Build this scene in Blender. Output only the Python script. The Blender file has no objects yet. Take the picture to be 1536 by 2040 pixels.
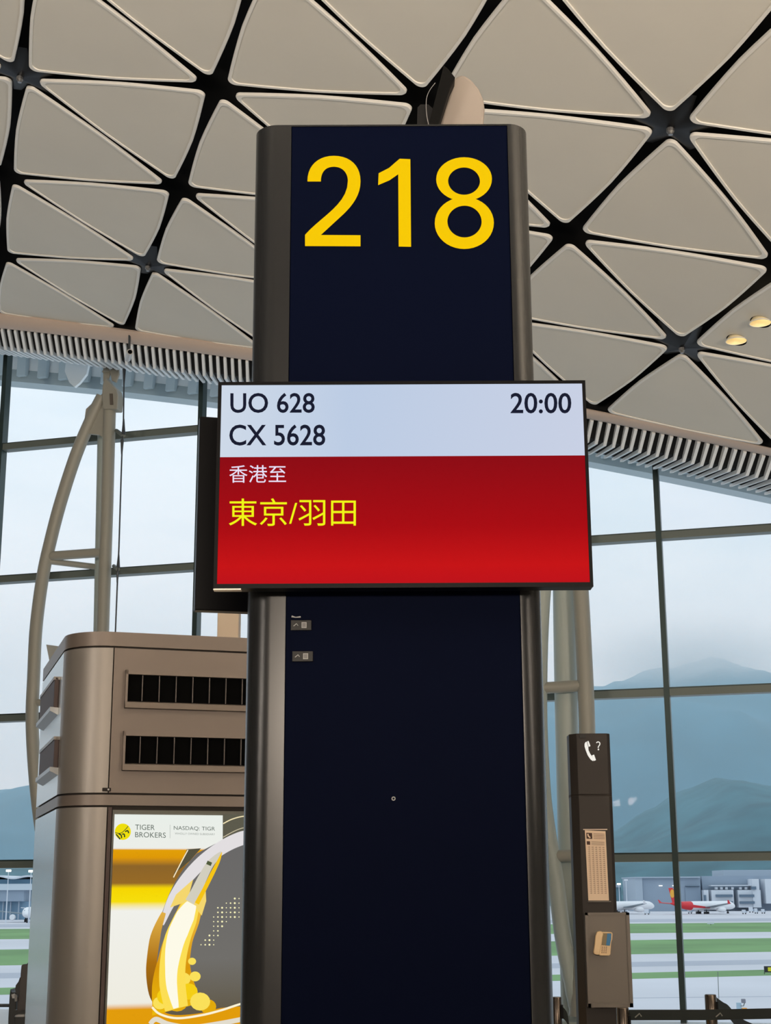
import bpy, bmesh, math, random
from mathutils import Vector, Matrix
from mathutils.geometry import tessellate_polygon
random.seed(7)
S = bpy.context.scene
COL = S.collection
# ------------------------------------------------------------------ camera
FPX, PITCH, ROLL = 2961.35, 0.2495, -0.0049
EYE = Vector((0, 0, 1.6))
_c, _s = math.cos(PITCH), math.sin(PITCH)
_fw = Vector((0, _c, _s)); _up = Vector((0, -_s, _c)); _ri = Vector((1, 0, 0))
RI = math.cos(ROLL) * _ri + math.sin(ROLL) * _up
UP = -math.sin(ROLL) * _ri + math.cos(ROLL) * _up
FW = _fw
cam = bpy.data.cameras.new('camera'); camo = bpy.data.objects.new('camera', cam); COL.objects.link(camo)
cam.sensor_fit = 'HORIZONTAL'; cam.sensor_width = 36; cam.lens = FPX / 1536 * 36
cam.clip_start = 0.05; cam.clip_end = 20000
M = Matrix((RI, UP, -FW)).transposed().to_4x4(); M.translation = EYE
camo.matrix_world = M
S.camera = camo
# ------------------------------------------------------------------ world: overcast sky
w = bpy.data.worlds.new('overcast_sky'); S.world = w; w.use_nodes = True
nt = w.node_tree; nt.nodes.clear()
def N(tree, t, **kw):
    n = tree.nodes.new(t)
    for k, v in kw.items(): setattr(n, k, v)
    return n
tc = N(nt, 'ShaderNodeTexCoord'); mp = N(nt, 'ShaderNodeMapping'); mp.inputs['Scale'].default_value = (2.2, 2.2, 6.5)
no = N(nt, 'ShaderNodeTexNoise'); no.inputs['Scale'].default_value = 1.6; no.inputs['Detail'].default_value = 5; no.inputs['Roughness'].default_value = .5
cr = N(nt, 'ShaderNodeValToRGB')
cr.color_ramp.elements[0].position = .33; cr.color_ramp.elements[0].color = (.64, .76, .87, 1)
cr.color_ramp.elements[1].position = .62; cr.color_ramp.elements[1].color = (.82, .90, .98, 1)
bg = N(nt, 'ShaderNodeBackground'); bg.inputs['Strength'].default_value = 1.12
wo = N(nt, 'ShaderNodeOutputWorld')
nt.links.new(tc.outputs['Generated'], mp.inputs['Vector']); nt.links.new(mp.outputs[0], no.inputs['Vector'])
nt.links.new(no.outputs['Fac'], cr.inputs[0]); nt.links.new(cr.outputs[0], bg.inputs[0]); nt.links.new(bg.outputs[0], wo.inputs[0])
# ------------------------------------------------------------------ unseen area lights added to brighten the ceiling (behind and beside the viewer)
def area(name, loc, rot, sx, sy, power, col):
    l = bpy.data.lights.new(name, 'AREA'); l.shape = 'RECTANGLE'; l.size = sx; l.size_y = sy; l.energy = power; l.color = col
    o = bpy.data.objects.new(name, l); COL.objects.link(o); o.location = loc; o.rotation_euler = rot
    return o
area('ceiling_fill', (-7.5, -3, 3.4), (math.pi - .35, -.1, 0), 1.6, 5, 1680, (1, .88, .76))
area('ceiling_fill', (8, -2, 3.4), (math.pi - .35, .1, 0), 1.6, 5, 1680, (1, .85, .70))
area('ceiling_fill', (0, -7, 3.4), (math.pi - .45, 0, 0), 5, 1.6, 1450, (1, .84, .68))
# ------------------------------------------------------------------ exposure
S.view_settings.view_transform = 'Standard'; S.view_settings.look = 'None'
S.view_settings.exposure = 0; S.view_settings.gamma = 1; S.view_settings.use_curve_mapping = False
try:
    S.cycles.use_denoising = True; S.cycles.max_bounces = 8; S.cycles.transparent_max_bounces = 12
    S.cycles.volume_bounces = 2
except Exception: pass

# ================================================================== helpers
def ray(px, py): return (FW + RI * ((px - 768) / FPX) + UP * ((1020 - py) / FPX))
def at(px, py, Y):
    r = ray(px, py); return EYE + r * (Y / r.y)
def hitp(px, py, P0, n):
    r = ray(px, py); return EYE + r * ((P0 - EYE).dot(n) / r.dot(n))
YAW = 0.2741
W0 = Vector((-5.927, 22.177, 0)); D = Vector((math.cos(YAW), -math.sin(YAW), 0)); NN = Vector((math.sin(YAW), math.cos(YAW), 0)); Z = Vector((0, 0, 1))
def F(s, t, z): return W0 + D * s + NN * t + Z * z
KS = .95
def surf(x, y):   # roof soffit surface
    X = x / KS; Y = y / KS - 15
    return 1.6 + KS * (7.266 - .298 * X - .007 * X * X - .092 * Y - .003 * Y * Y - .007 * X * Y)
_mats = {}
def mat(name, col, rough=.6, metal=0, emit=None, es=1, noise=0, nscale=20, bump=0, coat=0, spec=.5):
    if name in _mats: return _mats[name]
    m = bpy.data.materials.new(name); m.use_nodes = True; t = m.node_tree; b = t.nodes['Principled BSDF']
    b.inputs['Base Color'].default_value = (*col, 1); b.inputs['Roughness'].default_value = rough; b.inputs['Metallic'].default_value = metal; b.inputs['Specular IOR Level'].default_value = spec
    if coat: b.inputs['Coat Weight'].default_value = coat; b.inputs['Coat Roughness'].default_value = .15
    if emit: b.inputs['Specular IOR Level'].default_value = .1; b.inputs['Emission Color'].default_value = (*emit, 1); b.inputs['Emission Strength'].default_value = es
    if noise or bump:
        c = N(t, 'ShaderNodeTexCoord'); n = N(t, 'ShaderNodeTexNoise'); n.inputs['Scale'].default_value = nscale; n.inputs['Detail'].default_value = 4
        t.links.new(c.outputs['Object'], n.inputs['Vector'])
        if noise:
            r = N(t, 'ShaderNodeValToRGB')
            r.color_ramp.elements[0].position = .3; r.color_ramp.elements[1].position = .7
            r.color_ramp.elements[0].color = (*[max(0, v * (1 - noise)) for v in col], 1); r.color_ramp.elements[1].color = (*[min(1, v * (1 + noise)) for v in col], 1)
            t.links.new(n.outputs['Fac'], r.inputs[0]); t.links.new(r.outputs[0], b.inputs['Base Color'])
        if bump:
            bp = N(t, 'ShaderNodeBump'); bp.inputs['Strength'].default_value = bump; t.links.new(n.outputs['Fac'], bp.inputs['Height']); t.links.new(bp.outputs[0], b.inputs['Normal'])
    _mats[name] = m; return m
def srgb(r, g, b): return tuple(((v / 255 + .055) / 1.055) ** 2.4 if v > 10 else v / 255 / 12.92 for v in (r, g, b))
def glow(name, rgb, s=1.0):
    return mat(name, (0, 0, 0), 1, 0, srgb(*rgb), s)

class MB:
    def __init__(s): s.v = []; s.f = []
    def add(s, vs, fs):
        k = len(s.v); s.v += [Vector(v) for v in vs]; s.f += [tuple(i + k for i in f) for f in fs]; return s
    def box(s, o, a, b, c):   # corner + three edge vectors
        o, a, b, c = map(Vector, (o, a, b, c))
        if a.cross(b).dot(c) < 0: a, b = b, a
        return s.add([o, o + a, o + a + b, o + b, o + c, o + a + c, o + a + b + c, o + b + c],
                     [(0, 3, 2, 1), (4, 5, 6, 7), (0, 1, 5, 4), (1, 2, 6, 5), (2, 3, 7, 6), (3, 0, 4, 7)])
    def cbox(s, c, x, y, z):  # centred box
        x, y, z = map(Vector, (x, y, z)); return s.box(Vector(c) - x / 2 - y / 2 - z / 2, x, y, z)
    def prism(s, poly, h):    # polygon of 3D points, extruded by vector h
        h = Vector(h); p = [Vector(q) for q in poly]; n = len(p)
        nr = Vector((0, 0, 0))
        for i in range(n): nr += p[i].cross(p[(i + 1) % n])
        if nr.dot(h) < 0: p.reverse()
        tr = tessellate_polygon([p])
        fs = []
        for t in tr:
            a, b, c = t
            if (p[b] - p[a]).cross(p[c] - p[a]).dot(h) < 0: t = (a, c, b)
            fs.append(tuple(i + n for i in t)); fs.append(tuple(reversed(t)))
        fs += [(i, (i + 1) % n, (i + 1) % n + n, i + n) for i in range(n)]
        return s.add(p + [q + h for q in p], fs)
    def tube(s, pts, r, n=12, caps=True):
        pts = [Vector(p) for p in pts]; rs = r if isinstance(r, (list, tuple)) else [r] * len(pts)
        d0 = (pts[1] - pts[0]).normalized()
        a = d0.orthogonal().normalized(); vs = []; fs = []
        for i, p in enumerate(pts):
            d = (pts[min(i + 1, len(pts) - 1)] - pts[max(i - 1, 0)]).normalized()
            a = (a - d * a.dot(d)).normalized(); b = d.cross(a)
            for k in range(n):
                t = 2 * math.pi * k / n; vs.append(p + (a * math.cos(t) + b * math.sin(t)) * rs[i])
        for i in range(len(pts) - 1):
            for k in range(n): fs.append((i * n + k, i * n + (k + 1) % n, (i + 1) * n + (k + 1) % n, (i + 1) * n + k))
        if caps: fs.append(tuple(range(n - 1, -1, -1))); fs.append(tuple((len(pts) - 1) * n + k for k in range(n)))
        return s.add(vs, fs)
    def lathe(s, o, axis, prof, n=16):   # prof: (distance along axis, radius)
        axis = Vector(axis).normalized(); o = Vector(o)
        return s.tube_prof([o + axis * h for h, r in prof], [max(r, 1e-4) for h, r in prof], axis, n)
    def tube_prof(s, pts, rs, d, n):
        a = d.orthogonal().normalized(); b = d.cross(a); vs = []; fs = []
        for p, r in zip(pts, rs):
            for k in range(n):
                t = 2 * math.pi * k / n; vs.append(p + (a * math.cos(t) + b * math.sin(t)) * r)
        for i in range(len(pts) - 1):
            for k in range(n): fs.append((i * n + k, i * n + (k + 1) % n, (i + 1) * n + (k + 1) % n, (i + 1) * n + k))
        fs.append(tuple(range(n - 1, -1, -1))); fs.append(tuple((len(pts) - 1) * n + k for k in range(n)))
        return s.add(vs, fs)
    def shell(s, path, th, z0, z1, normal_out=1):   # vertical wall following a plan path, thickness th inward
        n = len(path); off = []
        for i in range(n):
            d = (path[min(i + 1, n - 1)] - path[max(i - 1, 0)]); d.z = 0; d.normalize()
            off.append(path[i] + Vector((d.y, -d.x, 0)) * (-th * normal_out))
        poly = list(path) + off[::-1]
        poly = [Vector((p.x, p.y, z0)) for p in poly]
        return s.prism(poly, (0, 0, z1 - z0))
    def stroke(s, pts, wd, nrm, th=.002, closed=False):   # flat stroke of given width(s) in the plane of nrm
        pts = [Vector(p) for p in pts]; ws = wd if isinstance(wd, (list, tuple)) else [wd] * len(pts)
        nrm = Vector(nrm).normalized(); n = len(pts); vs = []; fs = []
        for i, p in enumerate(pts):
            if closed: d = pts[(i + 1) % n] - pts[i - 1]
            else: d = pts[min(i + 1, n - 1)] - pts[max(i - 1, 0)]
            q = nrm.cross(d).normalized() * ws[i] / 2
            vs += [p - q, p + q, p - q + nrm * th, p + q + nrm * th]
        m = n if closed else n - 1
        for i in range(m):
            a = 4 * i; b = 4 * ((i + 1) % n)
            fs += [(a + 2, b + 2, b + 3, a + 3), (a, a + 1, b + 1, b), (a, b, b + 2, a + 2), (a + 1, a + 3, b + 3, b + 1)]
        if not closed: e = 4 * (n - 1); fs += [(0, 2, 3, 1), (e, e + 1, e + 3, e + 2)]
        return s.add(vs, fs)
    def ring(s, outer, inner, h):
        n = len(outer); h = Vector(h); vs = list(outer) + list(inner) + [p + h for p in outer] + [p + h for p in inner]; fs = []
        for i in range(n):
            j = (i + 1) % n
            fs += [(2 * n + i, 2 * n + j, 3 * n + j, 3 * n + i), (i, n + i, n + j, j), (i, j, 2 * n + j, 2 * n + i), (n + i, 3 * n + i, 3 * n + j, n + j)]
        return s.add(vs, fs)
    def build(s, name, m, parent=None, smooth=False, bevel=0, label=None):
        off = wloc(parent) if parent else Vector((0, 0, 0))
        me = bpy.data.meshes.new(name); me.from_pydata([v - off for v in s.v], [], s.f)
        if smooth or bevel:
            bm = bmesh.new(); bm.from_mesh(me)
            bmesh.ops.recalc_face_normals(bm, faces=bm.faces)
            bm.to_mesh(me); bm.free()
        me.materials.append(m)
        o = bpy.data.objects.new(name, me); COL.objects.link(o)
        if smooth:
            for p in me.polygons: p.use_smooth = True
            try: me.set_sharp_from_angle(angle=math.radians(38))
            except Exception: pass
        if bevel:
            b = o.modifiers.new('bevel', 'BEVEL'); b.width = bevel; b.segments = 2; b.limit_method = 'ANGLE'; b.angle_limit = .6
        if parent: o.parent = parent
        if label: o['label'] = label
        return o
def wloc(o):
    v = Vector(o.location)
    while o.parent: o = o.parent; v += Vector(o.location)
    return v
def thing(name, loc, label, cat, group=None):
    o = bpy.data.objects.new(name, None); COL.objects.link(o); o.location = loc; o.empty_display_size = .1
    o['label'] = label; o['category'] = cat
    if group: o['group'] = group
    return o
def tag(o, label, cat, group=None):
    o['label'] = label; o['category'] = cat
    if group: o['group'] = group
    return o
def struct(o, label=None):
    o['kind'] = 'structure'
    if label: o['label'] = label
    return o
def sroot(name, loc, label=None):
    o = bpy.data.objects.new(name, None); COL.objects.link(o); o.location = loc; return struct(o, label)
def bez(p0, p1, p2, p3, n=10):
    return [tuple((1 - t) ** 3 * a + 3 * (1 - t) ** 2 * t * b + 3 * (1 - t) * t * t * c + t ** 3 * d for a, b, c, d in zip(p0, p1, p2, p3)) for t in [i / n for i in range(n)]]
def catmull(P, n=8):
    P = [Vector(p) for p in P]; out = []
    for i in range(len(P) - 1):
        a = P[max(i - 1, 0)]; b = P[i]; c = P[i + 1]; d = P[min(i + 2, len(P) - 1)]
        for k in range(n):
            t = k / n
            out.append(.5 * ((2 * b) + (c - a) * t + (2 * a - 5 * b + 4 * c - d) * t * t + (3 * b - a - 3 * c + d) * t ** 3))
    return out + [P[-1]]
def text(name, body, m, parent, q, nrm, th=.002, label=None, wt=0, flat=True):
    """q: four world corners (tl, tr, br, bl) the letters fill exactly"""
    cu = bpy.data.curves.new(name, 'FONT'); cu.body = body; cu.size = 1; cu.resolution_u = 4; cu.offset = wt
    to = bpy.data.objects.new(name, cu); COL.objects.link(to)
    dg = bpy.context.evaluated_depsgraph_get(); me = bpy.data.meshes.new_from_object(to.evaluated_get(dg))
    bpy.data.objects.remove(to)
    xs = [v.co.x for v in me.vertices]; ys = [v.co.y for v in me.vertices]
    x0, x1, y0, y1 = min(xs), max(xs), min(ys), max(ys); tl, tr, br, bl = q
    off = wloc(parent)
    nrm = Vector(nrm).normalized() * th
    bm = bmesh.new(); bm.from_mesh(me)
    for v in bm.verts:
        u = (v.co.x - x0) / (x1 - x0); t = (v.co.y - y0) / (y1 - y0)
        v.co = (tl * (1 - u) + tr * u) * t + (bl * (1 - u) + br * u) * (1 - t) + nrm - off
    bmesh.ops.recalc_face_normals(bm, faces=bm.faces)
    bm.to_mesh(me); bm.free(); me.materials.clear(); me.materials.append(m)
    o = bpy.data.objects.new(name, me); COL.objects.link(o); o.parent = parent
    if label: o['label'] = label
    return o

# ================================================================== materials
m_panel = mat('ceiling_panel_face', (.74, .71, .63), .75, noise=.03, nscale=.7)
m_rim = mat('ceiling_panel_rim', (.88, .86, .80), .6)
m_void = mat('ceiling_void', (.006, .006, .006), .9)
m_node = mat('node_gloss', (.01, .01, .011), .38, .1, spec=.3)
m_beam = mat('edge_beam', (.62, .50, .42), .55)
m_slat = mat('slat_metal', (.93, .95, .95), .4, .1)
m_mull = mat('mullion_green', (.035, .06, .058), .4, .3)
m_trans = mat('transom_metal', (.15, .175, .155), .45, .1)
m_mast = mat('mast_paint', (.36, .35, .295), .42)
m_mast2 = mat('mast_paint_cool', (.46, .51, .47), .42)
m_cable = mat('cable_steel', (.08, .09, .1), .35, .6)
m_black = mat('black_plastic', (.004, .004, .005), .4, spec=.12)
m_kiosk = mat('kiosk_metal', (.19, .155, .13), .42, .3, noise=.03, nscale=3)
m_kcol = mat('kiosk_corner_metal', (.27, .245, .22), .42, .45)
m_kside = mat('kiosk_side_metal', (.55, .58, .58), .25, .6)
m_seam = mat('seam_dark', (.02, .014, .01), .8)
m_vent = mat('vent_dark', (.002, .002, .002), .9, spec=.05)
m_brown = mat('vent_brown', (.07, .045, .04), .6)
m_pyl = mat('pylon_grey_metal', (.022, .0235, .025), .27, .1, spec=.55)
m_navy = mat('pylon_navy', (.0022, .0042, .017), .5, spec=.02)
m_bronze = mat('bronze_panel', (.034, .029, .026), .5, .2, spec=.3)
m_bronze2 = mat('bronze_plate', (.16, .14, .12), .45, .3)
m_post = mat('stanchion_metal', (.13, .105, .085), .25, .85)
m_belt = mat('belt_webbing', (.008, .012, .011), .8)
m_grass = mat('airfield_grass', (.17, .32, .12), .95, noise=.18, nscale=.03)
m_conc = mat('airfield_concrete', (.62, .62, .66), .9, noise=.07, nscale=.02)
m_white = mat('aircraft_white', (.85, .86, .88), .35)
m_red = mat('aircraft_red', (.72, .03, .04), .4)
m_gold = mat('aircraft_gold', (.9, .45, .04), .4)
m_wing = mat('aircraft_wing', (.22, .27, .30), .5)
m_tyre = mat('aircraft_dark', (.03, .03, .035), .7)
m_hang = mat('hangar_cladding', (.30, .37, .46), .6, noise=.05, nscale=.05)
m_hang2 = mat('hangar_cladding_light', (.40, .47, .55), .6)
m_bwhite = mat('building_white', (.66, .70, .76), .6)
m_bwin = mat('building_window', (.12, .18, .25), .4)
m_forest = mat('forest_haze_tint', (.04, .125, .155), .95, noise=.35, nscale=.012)  # blue of the distance haze mixed into the foothill's green
m_far = mat('far_forest_haze_tint', (.03, .11, .17), .95, noise=.3, nscale=.004)  # mountain base colour carries painted haze blue besides the volume
m_floor = mat('terminal_floor', (.46, .45, .43), .3, noise=.05, nscale=1.2)
g = bpy.data.materials.new('window_glass'); g.use_nodes = True; t = g.node_tree; t.nodes.clear()
tr = N(t, 'ShaderNodeBsdfTransparent'); tr.inputs[0].default_value = (.97, 1, 1, 1)
gl = N(t, 'ShaderNodeBsdfGlossy'); gl.inputs['Roughness'].default_value = .02
fr = N(t, 'ShaderNodeFresnel'); fr.inputs['IOR'].default_value = 1.15
mx = N(t, 'ShaderNodeMixShader'); ou = N(t, 'ShaderNodeOutputMaterial')
t.links.new(fr.outputs[0], mx.inputs[0]); t.links.new(tr.outputs[0], mx.inputs[1]); t.links.new(gl.outputs[0], mx.inputs[2]); t.links.new(mx.outputs[0], ou.inputs[0])
m_glass = g

# ================================================================== ceiling
u2 = Vector((2.146, -.611)) * KS; v2 = Vector((-.672, 2.245)) * KS; o2 = Vector((-3.846, 14.082)) * KS
MEAS = {(0, 0): (40, 150), (1, 0): (430, 177), (2, 0): (848, 203), (3, 0): (1335, 252), (0, 1): (12, 352), (1, 1): (355, 378), (3, 1): (1130, 468),
        (0, 2): (2, 510), (1, 2): (295, 528), (4, 2): (1358, 690), (4, 1): (1562, 532)}
def surf_hit(px, py):
    r = ray(px, py); k = 12.
    for _ in range(30):
        p = EYE + r * k; e = p.z - surf(p.x, p.y); k -= e / (r.z + .12)
    return EYE + r * k
def node(i, j):
    if (i, j) in MEAS: return surf_hit(*MEAS[(i, j)])
    p = o2 + u2 * i + v2 * j
    return Vector((p.x, p.y, surf(p.x, p.y)))
IR, JR = range(-4, 10), range(-9, 4)
ND = {(i, j): node(i, j) for i in IR for j in JR}
ceiling = sroot('ceiling', (0, 10, 0))
mb = MB(); idx = {}
for k, (ij, p) in enumerate(ND.items()): idx[ij] = k; mb.v.append(p + Vector((0, 0, .42)))
for i in IR[:-1]:
    for j in JR[:-1]: mb.f.append((idx[i, j], idx[i + 1, j], idx[i + 1, j + 1], idx[i, j + 1]))
mb.build('ceiling_void', m_void, ceiling)
def outline(A, B, C, inset=0, oc=.075, om=.033, Lc=.20):
    P = [A, B, C]; n = (B - A).cross(C - A).normalized(); sides = []
    cut = []
    for k in range(3):
        th_ = (P[(k + 1) % 3] - P[k]).angle(P[(k + 2) % 3] - P[k]); cut.append((oc * 1.2 + inset) / math.tan(th_ / 2) + .075)
    for k in range(3):
        a, b = P[k], P[(k + 1) % 3]; d = (b - a); L = d.length; d.normalize(); inn = n.cross(d)
        pts = []
        for q in range(9):
            s = cut[k] + (L - cut[k] - cut[(k + 1) % 3]) * q / 8; x = abs(2 * s / L - 1)
            pts.append(a + d * s + inn * (om + (oc - om) * x ** 1.45 * 1.3 + inset))
        sides.append(pts)
    out = []
    for k in range(3):
        s0, s1 = sides[k], sides[(k + 1) % 3]
        out += s0
        # rounded corner from end of s0 to start of s1
        a, b = s0[-1], s1[0]; da = (s0[-1] - s0[-2]).normalized(); db = (s1[1] - s1[0]).normalized()
        # control point: intersection
        den = da.cross(db).length
        tt = (b - a).cross(db).dot(da.cross(db)) / max(den * den, 1e-9)
        cpt = a + da * max(0.0, min(tt, .3))
        for q in range(1, 7):
            x = q / 7; e = a * (1 - x) ** 3 + (a * .5 + cpt * .5) * 3 * (1 - x) ** 2 * x + (b * .5 + cpt * .5) * 3 * (1 - x) * x * x + b * x ** 3
            out.append(e)
    return out, n
def panel(A, B, C, holes=()):
    o, n = outline(A, B, C)
    if n.z > 0: A, B, C = A, C, B; o, n = outline(A, B, C)       # n points down
    cen = (A + B + C) / 3
    k = 1
    inn, _ = outline(A, B, C, .034)
    up = -n
    rim = MB(); N_ = len(o)
    vs = [p + up * .03 for p in o] + [p + up * .012 for p in o] + [p + (q - p) * .18 for p, q in zip(o, inn)] + [p + (q - p) * .95 for p, q in zip(o, inn)] + [q + up * .016 for q in inn]
    fs = []
    for r_ in range(4):
        for i in range(N_):
            j = (i + 1) % N_; fs.append((r_ * N_ + i, (r_ + 1) * N_ + i, (r_ + 1) * N_ + j, r_ * N_ + j))
    rim.add(vs, fs)
    face = MB(); lp = [q + up * .012 for q in inn]
    if holes:
        loops = [lp]
        for (hc, hr) in holes: loops.append([hc + (Vector((math.cos(a), math.sin(a), 0)) * hr) for a in [2 * math.pi * x / 24 for x in range(24)]])
        pl = [[Vector(p) - up * ((Vector(p) - lp[0]).dot(up)) for p in L_] for L_ in loops]
        fl = [p for L_ in pl for p in L_]
        face.add(fl, [tuple(t) for t in tessellate_polygon(pl)])
    else: face.add(lp + [sum(lp, Vector((0, 0, 0))) / N_], [(i, (i + 1) % N_, N_) for i in range(N_)])
    f = face.build('ceiling_panel', m_panel, ceiling)
    rim.build('panel_rim', m_rim, f, smooth=True)
    return lp[0], up
# downlights sit in the panel (4,1),(4,2),(5,2)
LP = [(1515, 643), (1467, 679)]
for i in IR[:-1]:
    for j in JR[:-1]:
        for tri in (((i, j), (i + 1, j), (i + 1, j + 1)), ((i, j), (i + 1, j + 1), (i, j + 1))):
            A, B, C = [ND[k] for k in tri]
            if C.y < -1.5 or (A + B + C).x > 33: continue
            if set(tri) == {(4, 1), (4, 2), (5, 2)}:
                n = (B - A).cross(C - A).normalized()
                hs = [(hitp(px, py, A, n), .115) for px, py in LP]
                panel(A, B, C, hs); DL = (hs, n if n.z < 0 else -n)
            else: panel(A, B, C)
# node covers
for a in range(-3, 4):
    for b in range(-4, 2):
        ij = (3 * a + b, 2 * b)
        if ij not in ND or ij[1] > 2 or ij[0] < 0 and ij[1] < -2: continue
        if not all((ij[0] + p, ij[1] + q) in ND for p, q in ((1, 0), (0, 1), (1, 1), (-1, 0), (0, -1), (-1, -1))): continue
        P = ND[ij]; 
        if P.y < 3: continue
        dirs = [(ND[ij[0] + p, ij[1] + q] - P).normalized() for p, q in ((1, 0), (1, 1), (0, 1), (-1, 0), (-1, -1), (0, -1))]
        c = MB(); vs = [P + Vector((0, 0, -.03))]; fs = []
        for k in range(6):
            d, e = dirs[k], dirs[(k + 1) % 6]; m_ = (d + e).normalized(); q = Vector((-d.y, d.x, 0)).normalized() * .05
            if q.dot(e) < 0: q = -q
            vs += [P + d * .42 - q * .8 + Vector((0, 0, .07)), P + d * .42 + q * .8 + Vector((0, 0, .07)), P + m_ * .2 + Vector((0, 0, .04))]
        for k in range(18): fs.append((0, 1 + k, 1 + (k + 1) % 18))
        c.add(vs, fs)
        co = c.build('node_cover', m_node, ceiling, smooth=True)
        MB().lathe(P + Vector((0, 0, -.02)), (0, 0, -1), [(0, .035), (.03, .035), (.05, .02), (.06, .02)], 10).build('sprinkler', mat('sprinkler_metal', (.3, .3, .3), .3, .8), co)
# downlights
for k, ((hc, hr), lab) in enumerate(zip(DL[0], ('round recessed ceiling downlight at the right edge, upper of the two', 'round recessed ceiling downlight, lower of the two at right'))):
    n = DL[1]; t_ = thing('ceiling_downlight', hc, lab, 'downlight', 'recessed ceiling downlights')
    def circ(r, h, nn=24): return [hc + Vector((math.cos(a) * r, math.sin(a) * r, 0)) - n * h for a in [2 * math.pi * x / nn for x in range(nn)]]
    c = MB(); r0, r1 = circ(.118, -.004), circ(.108, -.006); c.ring(r0, r1, -n * .006); c.build('trim_ring', m_rim, t_)
    c = MB(); a_, b_ = circ(.112, 0), circ(.085, .13); c.add(a_ + b_, [(i, (i + 1) % 24, 24 + (i + 1) % 24, 24 + i) for i in range(24)])
    c.build('reflector', mat('reflector_warm', (.9, .78, .5), .35), t_, smooth=True)
    c = MB(); c.prism(circ(.085, .128), -n * .01); c.build('lamp', mat('lamp_glow', (0, 0, 0), 1, 0, (1, .83, .55), 3.0), t_)

# ------------------------------------------------------------------ roof edge beam and slatted soffit
def sco(p): return ((p - W0).dot(D), (p - W0).dot(NN))
TE = sum(sco(ND[i, 3])[1] for i in range(0, 6)) / 6        # the roof edge line, distance from the facade
def zed(s): p = F(s, TE, 0); return surf(p.x, p.y)
def fitz(pxs, t):      # height profile z(s) of a line seen at given pixels, standing in the plane t
    pts = []
    for px, py in pxs:
        P = hitp(px, py, F(0, t, 0), NN); pts.append((sco(P)[0], P.z - zed(sco(P)[0])))
    n = len(pts); sx = sum(a for a, _ in pts) / n; sy = sum(b for _, b in pts) / n
    k = sum((a - sx) * (b - sy) for a, b in pts) / sum((a - sx) ** 2 for a, _ in pts)
    return lambda s: zed(s) + sy + k * (s - sx)
ztop = fitz([(2, 654), (250, 685), (501, 717), (1178, 835), (1360, 872), (1536, 910)], TE + .12)
SS = [-9 + .5 * k for k in range(66)]
beam = MB(); prof = []
nP = 9; rows = []
for s in SS:
    zt, zb = zed(s) + .03, ztop(s)
    rows.append([F(s, TE - .02, zt)] + [F(s, TE - .02 + .14 * (1 - math.cos(q)) / 1 * .5 - .10 * math.sin(q), zt + (zb - zt) * (1 - math.cos(q)) / 2) for q in [math.pi * x / 6 for x in range(1, 6)]] + [F(s, TE + .12, zb), F(s, TE + .5, zb + .25), F(s, TE + .3, zt + .4)])
vs = [p for r_ in rows for p in r_]; fs = []
for i in range(len(rows) - 1):
    for k in range(8): fs.append((i * 9 + k, i * 9 + k + 1, (i + 1) * 9 + k + 1, (i + 1) * 9 + k))
beam.add(vs, fs)
soff = sroot('trim_1', F(5, TE, 0))
beam.build('edge_beam', m_beam, soff, smooth=True)
# fine joints across the beam
zk = fitz([(20, 702), (294, 729), (1185, 884), (1460, 945)], TE + .48)
ze = fitz([(64, 711), (359, 762), (1174, 905), (1477, 976)], TE + 1.55)
AZ = -.323
slats = []
s = -1.2
cut = MB()
k = 0
SP = .107
while s < 14.2:
    a = F(s, TE + .14, ztop(s) - .02); b = F(s + AZ * .34, TE + .48, zk(s + AZ * .34)); c = F(s + AZ * 1.41, TE + 1.55, ze(s + AZ * 1.41))
    th = .105; dz = Vector((0, 0, 1)); wd = D * .040
    def q3(p, h): return p + dz * h
    pf = [a + NN * .02, b, c, c + dz * .03, b + dz * .06 + NN * .03, a + NN * .04 + dz * .16]
    MB().prism(pf, wd).build('slat', m_slat, soff)
    s += SP
# dark board above the slats
bb = MB(); vs = []; fs = []
for s in SS:
    vs += [F(s, TE - .05, zed(s) + .6), F(s, TE + .1, zed(s) + .1), F(s, TE + .16, ztop(s) + .10), F(s, TE + .5, zk(s) + .075), F(s, TE + 1.52, ze(s) + .05), F(s, TE + 1.55, ze(s) + .9)]
for i in range(len(SS) - 1):
    for k in range(5): fs.append((i * 6 + k, i * 6 + k + 1, i * 6 + 7 + k, i * 6 + 6 + k))
bb.add(vs, fs).build('soffit_backing', m_void, soff)

# ------------------------------------------------------------------ glass wall
WB, HB, H0 = 3.3284, 2.1, .39 + 1.6
for bay in range(-2, 6):
    s0 = bay * WB; s1 = s0 + WB
    ztop0 = ze(s0) + .35; ztop1 = ze(s1) + .35; zt = max(ztop0, ztop1)
    r = MB().cbox(F(s0, -.06, (H0 - HB + ztop0) / 2), D * .072, NN * .16, Z * (ztop0 - H0 + HB)).build('window_%d' % (bay + 3), m_mull)
    struct(r)
    for k in range(-1, 6):
        z0 = H0 + k * HB; 
        if z0 > zt: break
        if z0 < min(ztop0, ztop1): 
            MB().cbox(F((s0 + s1) / 2, -.04, z0), D * (WB - .074), NN * .17, Z * .095).build('transom', m_trans, r)
            MB().cbox(F((s0 + s1) / 2, -.05, z0 + .058), D * (WB - .074), NN * .1, Z * .02).build('transom_gasket', m_mull, r)
        p = [F(s0 + .03, .03, z0 + .05), F(s1 - .03, .03, z0 + .05), F(s1 - .03, .03, min(z0 + HB - .05, ztop1)), F(s0 + .03, .03, min(z0 + HB - .05, ztop0))]
        if p[2].z > p[1].z + .05 and p[3].z > p[0].z + .05: MB().add(p, [(0, 1, 2, 3)]).build('pane', m_glass, r)

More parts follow.
